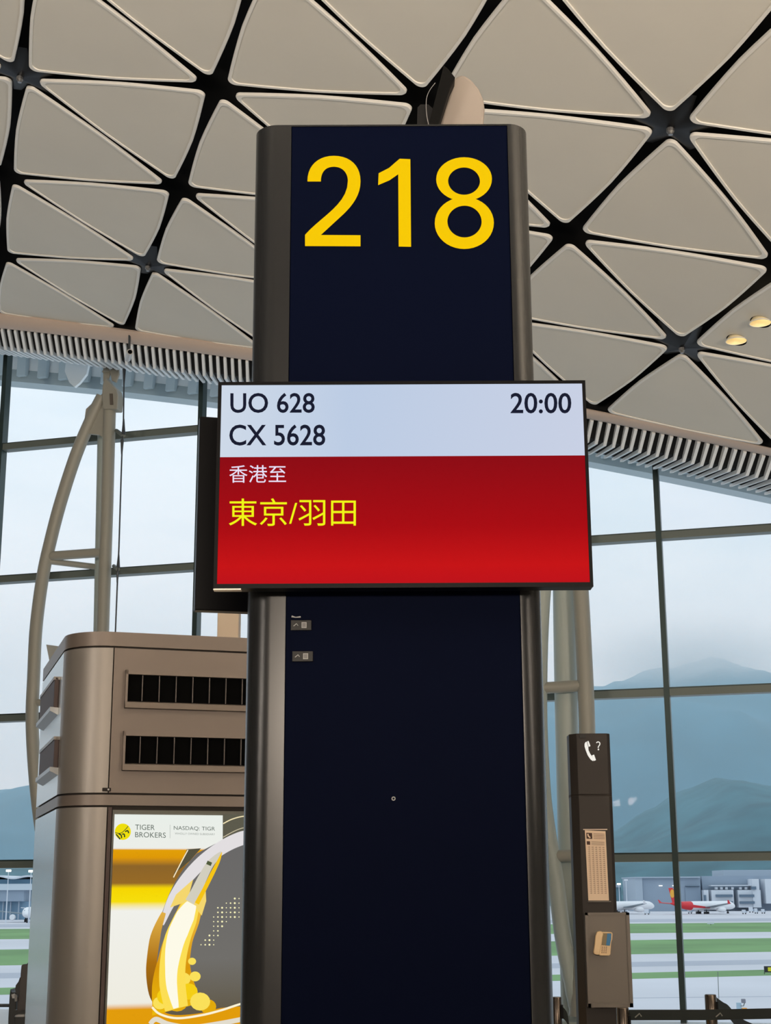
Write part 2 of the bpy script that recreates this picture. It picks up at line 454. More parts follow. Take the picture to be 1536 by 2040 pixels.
# ------------------------------------------------------------------ canopy outside the glass
can = sroot('trim_2', F(5, 1.5, 0)); can['label'] = 'pale overhanging roof eave outside the glass'
zc = fitz([(0, 768), (215, 786), (430, 808), (1178, 931), (1350, 962)], 2.3)
m_can = mat('canopy_grey', (.42, .50, .53), .6); m_can2 = mat('canopy_light', (.86, .90, .92), .5); m_can3 = mat('canopy_rib', (.42, .50, .54), .6)
vs = []; fs = []
for s in SS: vs += [F(s, .12, ze(s) + .6), F(s, 1.6, zc(s) + .85), F(s, 2.1, zc(s) + .1), F(s, 2.3, zc(s)), F(s, 2.3, zc(s) + .5)]
for i in range(len(SS) - 1):
    for k in range(4): fs.append((i * 5 + k, i * 5 + k + 1, i * 5 + 6 + k, i * 5 + 5 + k))
MB().add(vs, fs).build('canopy_soffit', m_can2, can)
s = -3
while s < 15:
    a = F(s + .30, 1.55, zc(s + .3) + .80); b = F(s, 2.05, zc(s) + .08)
    MB().prism([a, b, b - NN * .12, a - NN * .12], D * .16).build('canopy_rib', m_can3, can)
    s += .40
vs = []
for s in SS: vs += [F(s, 2.02, zc(s) + .28), F(s, 2.02, zc(s) - .0), F(s, 2.32, zc(s) - .02), F(s, 2.32, zc(s) + .5)]
MB().add(vs, [(i * 4 + k, i * 4 + k + 1, i * 4 + 5 + k, i * 4 + 4 + k) for i in range(len(SS) - 1) for k in range(3)]).build('canopy_fascia', m_can, can)
TB = 1.0
def on(px, py, t): return hitp(px, py, F(0, t, 0), NN)
MB().prism([on(133, 700, TB), on(182, 700, TB), on(172, 745, TB), on(158, 763, TB), on(148, 771, TB), on(138, 762, TB), on(129, 740, TB)], NN * .06).build('canopy_bracket', m_can2, can)

# ------------------------------------------------------------------ floor
fl = MB().add([F(-16, .1, 0), F(24, .1, 0), F(24, -34, 0), F(-16, -34, 0)], [(0, 3, 2, 1)]).build('floor', m_floor); struct(fl)
m_wall = mat('hall_wall', (.16, .15, .14), .7, noise=.05, nscale=.8)
for nm, a, b in (('wall_back', F(-16, -34, 0), F(24, -34, 0)), ('wall_left', F(-16, -34, 0), F(-16, -.2, 0)), ('wall_right', F(24, -34, 0), F(24, -.2, 0))):
    d_ = (b - a); n_ = Vector((-d_.y, d_.x, 0)).normalized() * .2
    struct(MB().box(a, d_, n_, Z * 16).build(nm, m_wall))
struct(MB().prism([F(-16, -34, 16), F(24, -34, 16), F(24, 0, 16), F(-16, 0, 16)], Z * .2).build('trim_3', m_void), 'roof deck above the ceiling panels')
struct(MB().prism([F(-16, .5, 13), F(24, .5, 13), F(24, .5, 16), F(-16, .5, 16)], NN * .2).build('trim_4', m_void), 'upper gable wall above the glass')

# ================================================================== masts
def T_(px, py, t=-.6): return on(px, py, t)
RB = .093
m1 = thing('facade_mast', Vector((*T_(228, 1900)[:2], 0)), 'tall pale steel bow mast before the glass, rising behind the kiosk', 'mast')
q = [T_(x, y) for x, y in ((219, 800), (221, 1000), (217, 1258), (214, 1500), (208, 1800))]; q.append(Vector((q[-1].x, q[-1].y, .25)))
for k in range(1, len(q)): q[k].x = q[0].x + (q[k].x - q[0].x) * .3; q[k].y = q[0].y + (q[k].y - q[0].y) * .3
MB().tube(q, RB, 16).build('mast_post', m_mast, m1, True)
t2 = -.15
p0, p1 = on(206, 850, t2), on(198, 1258, t2)
dirv = (p1 - p0) / (p1.z - p0.z); p2 = p0 + dirv * (.2 - p0.z)
MB().tube([p0, p2], .088, 14).build('mast_chord', m_mast2, m1, True)
bow = catmull([T_(x, y) for x, y in ((204, 790), (184, 830), (152, 905), (121, 1000), (100, 1080), (85, 1150), (72, 1250), (67, 1350), (64, 1430), (68, 1520), (78, 1620), (100, 1760), (135, 1900))] + [Vector((*T_(190, 1900)[:2], .25))])
MB().tube(bow, RB, 14).build('mast_bow', m_mast, m1, True)
MB().tube([T_(98, 1108), T_(210, 1100)], .068, 12).build('mast_strut', m_mast, m1, True)
MB().tube([T_(98, 1118), on(196, 1130, t2)], .045, 12).build('mast_strut', m_mast, m1, True)
MB().tube([T_(66, 1400), T_(214, 1394)], .05, 12).build('mast_strut', m_mast, m1, True)
MB().prism([T_(203, 785, -.63), T_(212, 770, -.63), T_(218, 880, -.63), T_(197, 866, -.63), T_(177, 864, -.63), T_(165, 862, -.63), T_(171, 815, -.63)], NN * .05).build('gusset_plate', m_mast, m1)
MB().prism([T_(204, 764, -.72), T_(211, 750, -.72), T_(214, 757, -.72), T_(232, 775, -.72), T_(235, 788, -.72), T_(233, 815, -.72), T_(205, 815, -.72), T_(202, 790, -.72)], NN * .2).build('head_plate', m_mast, m1, bevel=.02)
MB().prism([T_(205, 722, -.6), T_(216, 722, -.6), T_(219, 745, -.6), T_(213, 765, -.6), T_(205, 760, -.6)], NN * .04).build('clevis_lug', m_mast, m1, bevel=.01)
MB().prism([T_(222, 722, -.6), T_(236, 722, -.6), T_(237, 745, -.6), T_(231, 762, -.6), T_(222, 758, -.6), T_(219, 740, -.6)], NN * .04).build('clevis_lug', m_mast, m1, bevel=.01)
MB().prism([T_(218, 784, -.735), T_(224, 784, -.735), T_(225, 806, -.735), T_(219, 806, -.735)], NN * .02).build('slot', mat('slot_dark', (.12, .10, .08), .7), m1)
MB().tube([T_(204, 740, -.66), T_(237, 741, -.5)], .02, 8).build('pin', m_mast, m1)

m2 = thing('facade_mast', Vector((*T_(1146, 2030)[:2], 0)), 'pale steel mast with a tapering foot, seen between the pylon and the phone column', 'mast')
def post2(pts, r, mt, nm, n=16): MB().tube(catmull([T_(x, y, t) for x, y, t in pts], 5), r, n).build(nm, mt, m2, True)
post2([(1118, 700, -.5), (1121, 900, -.5), (1124, 1180, -.5), (1128, 1400, -.5), (1133, 1600, -.5), (1137, 1800, -.5), (1142, 2030, -.5)], .15, m_mast2, 'mast_post', 20)
bw = [T_(x, y, -.8) for x, y in ((1122, 800), (1136, 950), (1150, 1100), (1157, 1180), (1163, 1290), (1168, 1400), (1170, 1480), (1171, 1600), (1169, 1750), (1160, 1900), (1150, 2025))]
MB().tube(catmull(bw, 5), .105, 16).build('mast_bow', m_mast, m2, True)
bw = [T_(x, y, -.8) for x, y in ((1100, 1000), (1080, 1200), (1074, 1400), (1080, 1560), (1090, 1650), (1108, 1760), (1119, 1850), (1131, 1920), (1140, 1980), (1146, 2025))]
MB().tube(catmull(bw, 5), [.105] * 35 + [.10, .09, .09, .08, .08, .08, .07, .07, .06, .06, .06], 16).build('mast_bow', m_mast2, m2, True)
MB().prism([T_(1098, 1716, -.66), T_(1140, 1716, -.66), T_(1150, 1760, -.66), T_(1150, 2000, -.66), T_(1138, 1990, -.66), T_(1115, 1890, -.66), T_(1104, 1800, -.66)], NN * .06).build('web_plate', m_mast2, m2)
MB().tube([T_(1076, 1371, -.8), T_(1160, 1366, -.8)], .075, 12).build('mast_strut', m_mast, m2, True)
MB().tube([T_(1090, 1706, -.8), T_(1165, 1704, -.8)], .075, 12).build('mast_strut', m_mast, m2, True)
MB().lathe(Vector((*T_(1147, 2030, -.6)[:2], 0)), (0, 0, 1), [(0, .2), (.04, .2), (.05, .08), (.3, .075), (.36, .04)], 16).build('mast_foot', m_mast2, m2, True)

# tension cable
cb = thing('tension_cable', on(230, 1300, -.9), 'thin dark tension cable with conical turnbuckles, just right of the left mast', 'cable')
TC = -1.0
P = [(258, 668), (249, 733), (247, 760), (246, 835), (244, 868), (241, 960), (237, 1090), (235, 1132), (230, 1258), (226, 1400)]
MB().tube([on(x, y, TC) for x, y in P], .011, 8).build('cable', m_cable, cb)
for a, b, c in (((247.5, 735), (247, 765), .026), ((246, 866), (246.5, 835), .03), ((243.5, 876), (242.5, 905), .026), ((235.5, 1130), (236.5, 1105), .026), ((234.5, 1140), (233.5, 1160), .02)):
    MB().tube([on(*a, TC), on(*b, TC)], [c, .011], 12).build('turnbuckle', m_cable, cb)
for (x, y, x2, y2) in ((246, 868, 232, 858), (235, 1134, 227, 1128)):
    MB().tube([on(x, y, TC), on(x2, y2, -.6)], .03, 10).build('cable_clamp', m_trans, cb)
sp = thing('spotlight', on(256, 708, TE + .2), 'small silver cylinder spotlight under the roof slats above the left mast', 'spotlight')
a_ = on(254.5, 715, TE - .02); b_ = on(259, 701, TE - .25)
MB().tube([a_, b_], .042, 16).build('lamp_body', mat('spot_silver', (.6, .58, .55), .3, .4), sp, True)
MB().tube([b_, b_ + (b_ - a_) * .01], .03, 16).build('lens', m_vent, sp)
MB().tube([on(258, 662, TE - .03), on(257.5, 700, TE - .03)], .016, 8).build('stem', m_cable, sp)

# ================================================================== pylon 218
YP = 4.84
def X0(px, Y=YP): return at(px, 1788, Y).x
py_top = at(790, 249, YP).z
xl, xr = X0(564), X0(1051); sl, sr = X0(482, YP + .07) , X0(1096, YP + .07)
pyl = thing('gate_pylon', ((sl + sr) / 2, YP + .17, 0), 'tall navy and grey gate pylon numbered 218 in yellow', 'pylon')
R = .085; DP = .30
def arcp(cx, cy, r, a0, a1, n=10): return [Vector((cx + r * math.cos(a0 + (a1 - a0) * i / n), cy + r * math.sin(a0 + (a1 - a0) * i / n), 0)) for i in range(n + 1)]
left = [Vector((xl - .003, YP, 0)), Vector((sl + R, YP, 0))] + arcp(sl + R, YP + R, R, -math.pi / 2, -math.pi)[1:] + arcp(sl + R, YP + DP - R, R, math.pi, math.pi / 2) + [Vector((xl, YP + DP, 0))]
poly = [Vector((xl - .003, YP + .02, 0))] + left[:]
right = [Vector((xr + .003, YP, 0)), Vector((sr - R * .85, YP, 0))] + [Vector((sr - R * .85 + R * .85 * math.sin(a), YP + R - R * math.cos(a), 0)) for a in [math.pi / 2 * i / 10 for i in range(1, 11)]] + arcp(sr - R, YP + DP - R, R, 0, math.pi / 2) + [Vector((xr, YP + DP, 0))]
for side, xin in ((left, xl), (right, xr)):
    pg = side + [Vector((xin, YP + .04, 0))]
    MB().prism(pg, Z * (py_top - .004)).build('side_trim', m_pyl, pyl, True, label='dark grey rounded metal side of the pylon')
MB().box((xl - .002, YP + .004, 0), (xr - xl + .004, 0, 0), (0, DP - .006, 0), (0, 0, py_top)).build('front_panel', m_navy, pyl, bevel=.002, label='navy blue front panel')
MB().prism([Vector((p.x, p.y, py_top - .004)) for p in left + right[::-1]], Z * .006).build('top_cap', m_pyl, pyl)
NF = Vector((0, -1, 0)); PF = Vector((0, YP + .004, 0))
def G(x, y): return hitp(x / 2.0757 + 380, y / 2.0757 + 100, PF, NF)
m_dig = glow('digit_yellow', (252, 204, 0), .97)
two = bez((483, 543), (483, 480), (528, 440), (592, 440)) + bez((592, 440), (660, 440), (702, 482), (702, 543)) + bez((702, 543), (702, 610), (655, 660), (600, 706)) + [(535, 767), (702, 768), (702, 811), (473, 810), (473, 768)] + \
    bez((474, 765), (540, 690), (650, 640), (650, 543)) + bez((650, 543), (650, 505), (626, 482), (592, 482)) + bez((592, 482), (556, 482), (538, 505), (538, 543)) + [(538, 543)]
one = [(864, 452), (908, 454), (911, 813), (860, 812), (858, 513), (822, 538), (775, 558), (777, 512), (820, 490), (845, 468)]
def ell(cx, cy, rx, ry, n=40): return [G(cx + rx * math.cos(2 * math.pi * i / n), cy + ry * math.sin(2 * math.pi * i / n)) for i in range(n)]
MB().prism([G(*p) for p in two], NF * .006).build('digit_two', m_dig, pyl, label='yellow numeral 2')
MB().prism([G(*p) for p in one], NF * .006).build('digit_one', m_dig, pyl, label='yellow numeral 1')
b8 = MB(); b8.ring(ell(1130, 535, 115, 89), ell(1130, 543, 66, 58), NF * .006); b8.ring(ell(1131, 716, 122, 106), ell(1132, 710, 71, 67), NF * .0055); b8.build('digit_eight', m_dig, pyl, label='yellow numeral 8')
# little tags and a screw hole on the navy panel
m_tagp = mat('tag_grey', (.25, .25, .25), .6); m_tagl = mat('tag_light', (.5, .5, .5), .6); m_tagb = mat('tag_black', (.004, .004, .004), .5)
for (x, y) in ((600, 1246), (603, 1308)):
    c = hitp(x, y, PF, NF); tb = MB().cbox(c + NF * .003, (.068, 0, 0), (0, .006, 0), (0, 0, .034)).build('asset_tag', m_tagb, pyl, bevel=.001)
    MB().cbox(hitp(x + 6, y, PF, NF) + NF * .007, (.0165, 0, 0), (0, .002, 0), (0, 0, .019)).build('tag_label', m_tagl, tb)
    MB().cbox(hitp(x + 6, y, PF, NF) + NF * .0085, (.012, 0, 0), (0, .001, 0), (0, 0, .014)).build('tag_print', m_tagp, tb)
    MB().stroke([hitp(x - 15, y + 2, PF, NF) + NF * .006, hitp(x - 9, y - 3, PF, NF) + NF * .006, hitp(x - 6, y + 1, PF, NF) + NF * .006], .0025, NF, .001).build('tag_mark', m_tagl, tb)
MB().stroke([hitp(581, 1228, PF, NF), hitp(589, 1230, PF, NF), hitp(599, 1229, PF, NF)], [.006, .003, .005], NF, .002).build('sticker_scrap', m_tagl, pyl)
c = hitp(784, 1591, PF, NF)
MB().ring([c + Vector((math.cos(a), 0, math.sin(a))) * .0065 for a in [math.pi * i / 8 for i in range(16)]], [c + Vector((math.cos(a), 0, math.sin(a))) * .0035 for a in [math.pi * i / 8 for i in range(16)]], NF * .003).build('screw_ring', m_tagl, pyl)

# floodlight on the pylon
fl_ = thing('floodlight', at(850, 249, YP + .15), 'dark tilted floodlight with a pale reflector on top of the pylon', 'floodlight')
YL = YP + .14
MB().prism([at(831, 262, YL), at(832, 214, YL), at(838, 208, YL), at(853, 208, YL), at(862, 216, YL), at(862, 262, YL)], (0, .04, 0)).build('bracket', mat('lamp_bracket', (.01, .01, .011), .5, spec=.2), fl_)
MB().prism([at(850, 262, YL - .03), at(873, 175, YL - .03), at(884, 130, YL - .03), at(894, 138, YL - .03), at(907, 154, YL - .03), at(897, 175, YL - .03), at(870, 262, YL - .03)], (0, .1, 0)).build('lamp_housing', mat('lamp_housing', (.004, .004, .004), .5, spec=.1), fl_, bevel=.004)
refl = [(870, 262), (880, 225), (893, 190), (900, 165), (908, 152), (925, 148), (940, 158), (954, 175), (963, 195), (966, 215), (964, 240), (962, 262)]
MB().prism([at(x, y, YL + .03) for x, y in refl], (0, .05, 0)).build('reflector', mat('reflector_pale', (.33, .285, .25), .6), fl_, bevel=.012)
MB().tube(catmull([at(x, y, YL - .06) for x, y in ((867, 165), (856, 180), (850, 195), (849, 215), (851, 235), (855, 252))], 5), .0012, 6).build('wire', mat('wire_grey', (.3, .3, .3), .5), fl_)

# ================================================================== screens
YS = 4.74; SF = Vector((0, YS, 0))
def Sx(x, y): return hitp(x, y, SF, NF)
scr = thing('flight_display', Sx(800, 1170) + Vector((0, .1, 0)), 'lit flight display on the pylon front, white top and red lower half', 'display')
tl, br = Sx(436, 760), Sx(1180, 1172)
lx, rx = Sx(430, 970).x, Sx(1174, 970).x; zt, zb = Sx(800, 760).z, Sx(800, 1171).z
sl_, sr_ = Sx(437, 970).x, Sx(1167.5, 970).x; st, sb = Sx(800, 766).z, Sx(800, 1162).z; smid = Sx(800, 909).z
MB().box((lx, YS + .004, zb), (rx - lx, 0, 0), (0, .055, 0), (0, 0, zt - zb)).build('housing', m_black, scr, bevel=.003)
bz = MB()
for a in ((lx, zb, sl_ - lx, zt - zb), (sr_, zb, rx - sr_, zt - zb), (sl_, st, sr_ - sl_, zt - st), (sl_, zb, sr_ - sl_, sb - zb)): bz.box((a[0], YS - .004, a[1]), (a[2], 0, 0), (0, .009, 0), (0, 0, a[3]))
bz.build('bezel', m_black, scr)
MB().box((lx, YS - .002, zb - .004), (.09, 0, 0), (0, .03, 0), (0, 0, .004)).build('bezel_glint', mat('glint_silver', (.7, .62, .55), .3, .5), scr)  # reflection on the bezel's lower edge, put in as a pale strip
def gradmat(name, stops, axis='Z', strength=1, noise=0):
    m = bpy.data.materials.new(name); m.use_nodes = True; t = m.node_tree; b = t.nodes['Principled BSDF']
    b.inputs['Base Color'].default_value = (0, 0, 0, 1); b.inputs['Roughness'].default_value = .6; b.inputs['Specular IOR Level'].default_value = .03
    c = N(t, 'ShaderNodeTexCoord'); sx = N(t, 'ShaderNodeSeparateXYZ'); r = N(t, 'ShaderNodeValToRGB')
    t.links.new(c.outputs['Generated'], sx.inputs[0]); t.links.new(sx.outputs[axis], r.inputs[0])
    e = r.color_ramp.elements
    while len(e) < len(stops): e.new(.5)
    for el, (p, col) in zip(e, stops): el.position = p; el.color = (*srgb(*col), 1)
    t.links.new(r.outputs[0], b.inputs['Emission Color']); b.inputs['Emission Strength'].default_value = strength
    return m
m_sw = gradmat('screen_white', [(0, (206, 217, 232)), (.35, (188, 204, 228)), (1, (200, 208, 228))], 'X')
m_sr = gradmat('screen_red', [(0, (190, 14, 24)), (.14, (198, 16, 20)), (.45, (168, 6, 16)), (1, (140, 6, 18))], 'Z')
MB().box((sl_, YS, smid), (sr_ - sl_, 0, 0), (0, .003, 0), (0, 0, st - smid)).build('screen_top', m_sw, scr, label='pale blue white upper half of the screen')
MB().box((sl_, YS, sb), (sr_ - sl_, 0, 0), (0, .003, 0), (0, 0, smid - sb)).build('screen_bottom', m_sr, scr, label='red lower half of the screen')
def tq(x0, y0, x1, y1): return (Sx(x0, y0), Sx(x1, y0), Sx(x1, y1), Sx(x0, y1))
m_ink = glow('screen_ink', (22, 26, 46)); m_cjk = glow('screen_lilac', (236, 224, 246)); m_cy = glow('screen_yellow', (240, 244, 20))
text('flight_number', 'UO 628', m_ink, scr, tq(459, 783, 627, 823), NF, wt=.012)
text('flight_number', 'CX 5628', m_ink, scr, tq(457, 846, 648, 888), NF, wt=.012)
text('departure_time', '20:00', m_ink, scr, tq(1017, 783, 1138, 824), NF, wt=.012)
text('origin_text', '\u9999\u6e2f\u81f3', m_cjk, scr, tq(457, 927, 570, 962), NF)
text('destination_text', '\u6771\u4eac/\u7fbd\u7530', m_cy, scr, tq(456, 993, 709, 1048), NF)
for dz in (zb + .12, zt - .15): pass
MB().box(((xl + xr) / 2 - .2, YS + .058, zb + .1), (.4, 0, 0), (0, YP - YS - .056, 0), (0, 0, zt - zb - .2)).build('wall_mount', m_black, scr)
# rear display
a = at(388, 1215, 5.12); yb = math.radians(13)
e1 = Vector((math.cos(yb), math.sin(yb), 0)); e2 = Vector((-math.sin(yb), math.cos(yb), 0))
zt2 = at(388, 829, 5.12).z
rs = thing('rear_display', a + e1 * .6, 'black back of a second display behind the pylon, left of the flight screen', 'display')
a0 = Vector((a.x, a.y, a.z))
MB().box(a0, e1 * 1.2, e2 * .05, Z * (zt2 - a.z)).build('housing', m_black, rs, bevel=.004)
MB().box(a0 + e1 * .04 + e2 * .05 + Z * .04, e1 * 1.12, e2 * .02, Z * (zt2 - a.z - .08)).build('screen', mat('screen_off', (.01, .01, .012), .2), rs)
MB().box(Vector((.0, YP + DP, a.z + .1)), (.2, 0, 0), (0, .02 + (.0 - a.x) * math.tan(yb) - (YP + DP - 5.12) + .0, 0), (0, 0, .3)).build('wall_mount', m_black, rs)

# ================================================================== kiosk
AK = math.radians(17.8); E1 = Vector((math.cos(AK), math.sin(AK), 0)); E2 = Vector((-math.sin(AK), math.cos(AK), 0))
C0 = at(206, 1788, 9.0); C0.z = 0
def K(u, v, z=0): return C0 + E1 * u + E2 * v + Z * z
KP = K(0, 0); KN = -E2
def kz(y, px=213): return hitp(px - (y - 1258) * .024, y, KP, KN).z
RK = .27; UW = 2.0; VD = 1.45
ki = thing('service_kiosk', K(.8, .8), 'big bronze metal kiosk with air vents and a lit advert, left of the pylon', 'kiosk')
def corner(off=0): return [K(-(RK + off) * math.sin(a) , RK - (RK + off) * math.cos(a)) for a in [math.pi / 2 * i / 14 for i in range(15)]]
def sect(off): return [K(UW, -off)] + [K(0, -off)] + corner(off)[1:] + [K(-RK - off, RK + VD), K(UW, RK + VD)]
z_top, z_s1, z_s2, z_s3 = kz(1258), kz(1288), kz(1581), kz(1606)
MB().prism([p + Z * .02 for p in sect(-.02)], Z * (z_top - .05)).build('core', m_seam, ki)
G_ = .006
MB().prism([p + Z * (z_s1 + G_) for p in sect(0)], Z * (z_top - z_s1 - G_)).build('top_band', m_kiosk, ki, True)
MB().prism([p + Z * (z_s3 + G_) for p in sect(0)], Z * (z_s2 - z_s3 - 2 * G_)).build('middle_band', m_kiosk, ki, True)
for (za, zb_) in ((z_s2 + G_, z_s1 - G_), (.02, z_s3 - G_)):
    MB().shell(corner(0)[0:1] + corner(0)[1:], .015, za, zb_, -1).build('corner_panel', m_kcol, ki, True)
    MB().box(K(-RK, RK + .006, za), E1 * .015, E2 * (VD - .006), Z * (zb_ - za)).build('side_panel', m_kside, ki)
MB().box(K(.007, 0, z_s2 + G_), E1 * (UW - .007), E2 * .015, Z * (z_s1 - z_s2 - 2 * G_)).build('front_panel', m_kiosk, ki)
# seam line lower front post
MB().box(K(.007, 0, .02), E1 * .022, E2 * .015, Z * (z_s3 - .02 - G_)).build('front_stile', m_brown, ki)
def vent(org, du, dn, u0, u1, z0, z1, cells, cavity_shade, mf, name='vent_grille'):
    # frame proud of the panel, flat black plate painting the cavity's shade, with blades
    v = MB().box(org + du * (u0 + .012) + dn * .002 + Z * (z0 + .012), du * (u1 - u0 - .024), dn * .004, Z * (z1 - z0 - .024)).build(name, cavity_shade, ki)
    fz = MB(); pr = .035
    fz.box(org + du * u0 + Z * (z1 - .028), du * (u1 - u0), dn * pr, Z * .028)
    fz.prism([org + du * u0 + Z * z0, org + du * u0 + dn * (pr + .01) + Z * z0, org + du * u0 + dn * pr + Z * (z0 + .035), org + du * u0 + Z * (z0 + .045)], du * (u1 - u0))
    fz.box(org + du * u0 + Z * z0, du * .014, dn * pr, Z * (z1 - z0)); fz.box(org + du * (u1 - .014) + Z * z0, du * .014, dn * pr, Z * (z1 - z0))
    fz.build('vent_frame', mf, v)
    for i in range(1, cells):
        MB().box(org + du * (u0 + (u1 - u0) * i / cells - .002) + dn * .006 + Z * (z0 + .045), du * .004, dn * (pr - .016), Z * (z1 - z0 - .075)).build('vent_blade', mat('vent_blade_metal', (.16, .14, .13), .5, .3), v)
    return v
def ku(px, py): P = hitp(px, py, KP, KN); return (P - KP).dot(E1)
for (ya, yb_, x0) in ((1335, 1411, 250), (1457, 1535, 245)):
    zz1, zz0 = hitp(x0, ya, KP, KN).z, hitp(x0, yb_, KP, KN).z
    u0 = ku(x0, ya)
    vent(K(0, 0), E1, -E2, u0, u0 + 1.24, zz0, zz1, 12, m_vent, m_kiosk)
for (ya, yb_) in ((1348, 1418), (1467, 1539)):
    PS = K(-RK, RK + .02); P1 = hitp(119, ya, PS, E1); P0 = hitp(118, yb_, PS, E1); vA = (P1 - KP).dot(E2)
    v = MB().box(K(-RK, vA, P0.z + .03), E2 * 1.0, -E1 * .03, Z * (P1.z - P0.z - .03)).build('vent_hood', m_brown, ki, bevel=.006)
    MB().prism([K(-RK, vA, P0.z - .01), K(-RK - .05, vA, P0.z + .015), K(-RK - .05, vA, P0.z + .04), K(-RK, vA, P0.z + .035)], E2 * 1.0).build('vent_lip', mat('lip_metal', (.3, .31, .31), .35, .5), v)
    MB().box(K(-RK, vA, P1.z - .02), E2 * 1.0, -E1 * .035, Z * .02).build('vent_frame', m_kcol, v)
# small latch
P = hitp(212, 1573, KP, KN); MB().cbox(P - E2 * .006, E1 * .05, E2 * .012, Z * .02).build('latch', m_seam, ki, bevel=.003); MB().cbox(P - E2 * .014 + E1 * .01, E1 * .01, E2 * .004, Z * .01).build('latch_pin', m_tagl, ki)
# wedge lamp on the far top corner
MB().prism([at(92, 1284, 10.3), at(121, 1288, 10.3), at(103, 1322, 10.3), at(99, 1320, 10.3)], (.0, .12, 0)).build('wedge_lamp', mat('wedge_grey', (.16, .17, .16), .5), ki)
# lightbox
zl1 = kz(1613); BOXN = -E2
MB().box(K(.035, .004, .3), E1 * (UW - .1), E2 * .012, Z * (zl1 - .3)).build('lightbox_frame', mat('lightbox_frame', (.12, .12, .10), .5), ki)
LPL = K(.0, -.002)
def A(x, y, d=0): return hitp(x, y, LPL, BOXN) + BOXN * d
def lw_(keys, n): return [(keys[min(int(q), len(keys) - 2)] * (1 - (q - min(int(q), len(keys) - 2))) + keys[min(int(q), len(keys) - 2) + 1] * (q - min(int(q), len(keys) - 2))) * PXM for q in [i / (n - 1) * (len(keys) - 1) for i in range(n)]]
PXM = 9.1 / FPX
def au(x, y): return (A(x, y) - KP).dot(E1)
ua = .046; 
zA, zB = A(214, 1622).z, .35
ad = MB().box(K(ua, 0, zB), E1 * (UW - .16), -E2 * .003, Z * (zA - zB)).build('advert_panel', None or m_white, ki)
def zf(y): return (A(205, y).z - zB) / (zA - zB)
W_, O_, B_, Y_ = (236, 238, 232), (222, 152, 4), (150, 106, 38), (246, 214, 0)
ad.data.materials.clear(); ad.data.materials.append(gradmat('advert_stripes', [(0, O_), (zf(2012), (226, 156, 10)), (zf(2000), (238, 236, 224)), (zf(1815), (240, 240, 234)), (zf(1798), (246, 222, 10)), (zf(1770), Y_), (zf(1760), B_), (zf(1725), (140, 100, 40)), (zf(1708), O_), (zf(1692), (226, 160, 6)), (zf(1690), W_), (1, (232, 238, 232))], 'Z', 1.0))
adv = []
def art(name, mbx, m, lab=None): return mbx.build(name, m, ad, label=lab)
def ap(pts, d, n=6, cm=True):
    P = [A(x, y, d) for x, y in pts]; return catmull(P, n) if cm else P
PXM = 9.1 / FPX
art('dark_corner', MB().prism(ap([(443.5, 1622), (770, 1634), (770, 1702), (443.5, 1690)], .004, cm=False), BOXN * .001), glow('art_olive', (92, 90, 76)))
helm = [(392, 1700), (366, 1730), (343, 1768), (327, 1806), (313, 1850), (306, 1900), (303, 1940), (304, 1975), (308, 2000), (322, 2014), (350, 2022), (400, 2018), (440, 2008), (500, 2004), (570, 2004), (640, 1985), (690, 1930), (705, 1860), (690, 1780), (640, 1710), (560, 1670), (500, 1660), (462, 1666), (430, 1680)]
art('helmet_glass', MB().prism(ap(helm, .005, 5)[:-1], BOXN * .001), gradmat('art_grey', [(0, (96, 88, 70)), (.3, (112, 110, 106)), (1, (104, 103, 103))], 'Z'), 'grey glass sphere on the advert')
art('dark_sliver', MB().prism(ap([(345, 1742), (362, 1715), (372, 1692), (400, 1690), (378, 1715)], .0065, cm=False), BOXN * .001), glow('art_dark', (84, 80, 62)))
art('glass_highlight', MB().stroke(ap([(640, 1712), (560, 1676), (500, 1668), (468, 1675), (430, 1696), (395, 1724), (362, 1762), (338, 1802), (322, 1842)], .007), lw_([30, 28, 27, 26, 24, 20, 8], 49), BOXN, .001), glow('art_rim', (226, 222, 224)))
art('glass_edge', MB().stroke(ap([(345, 1748), (362, 1715), (374, 1693)], .009), 2 * PXM, BOXN, .001), glow('art_cream', (250, 235, 200)))
art('amber_edge', MB().stroke(ap([(326, 1818), (311, 1858), (303, 1905), (301, 1950), (309, 1990), (335, 2012)], .008), lw_([8, 20, 20, 16, 10], 31), BOXN, .001), gradmat('art_amber', [(0, (110, 70, 20)), (.5, (170, 110, 16)), (1, (226, 176, 70))], 'Z'))
art('arc_line', MB().stroke(ap([(444, 1641), (462, 1632), (486, 1626), (520, 1624)], .009), 2.2 * PXM, BOXN, .001), glow('art_arc', (240, 225, 180)))
art('arc_line', MB().stroke(ap([(444, 1668), (466, 1656), (486, 1649), (520, 1645)], .009), 1.6 * PXM, BOXN, .001), glow('art_arc2', (200, 190, 160)))
art('flame_glow', MB().stroke(ap([(384, 1795), (372, 1830), (356, 1870), (346, 1915), (344, 1960), (352, 2010)], .009), lw_([40, 50, 54, 62, 80, 96], 31), BOXN, .001), gradmat('art_flame_amber', [(0, (236, 186, 10)), (.4, (216, 150, 10)), (1, (240, 190, 60))], 'Z'))
for (x, y, r_) in ((330, 1985, 18), (352, 1995, 22), (375, 1975, 18), (398, 1995, 20), (414, 2005, 16), (388, 1945, 11), (382, 1915, 8), (318, 1998, 14), (365, 1950, 14)):
    P = [A(x + r_ * math.cos(a), y + r_ * .9 * math.sin(a), .0095 + .0003 * (r_ % 7)) for a in [2 * math.pi * i / 16 for i in range(16)]]
    art('smoke_puff', MB().prism(P, BOXN * .0008), glow('art_puff%d' % (r_ % 3), ((244, 206, 20), (226, 170, 10), (250, 224, 90))[r_ % 3]))
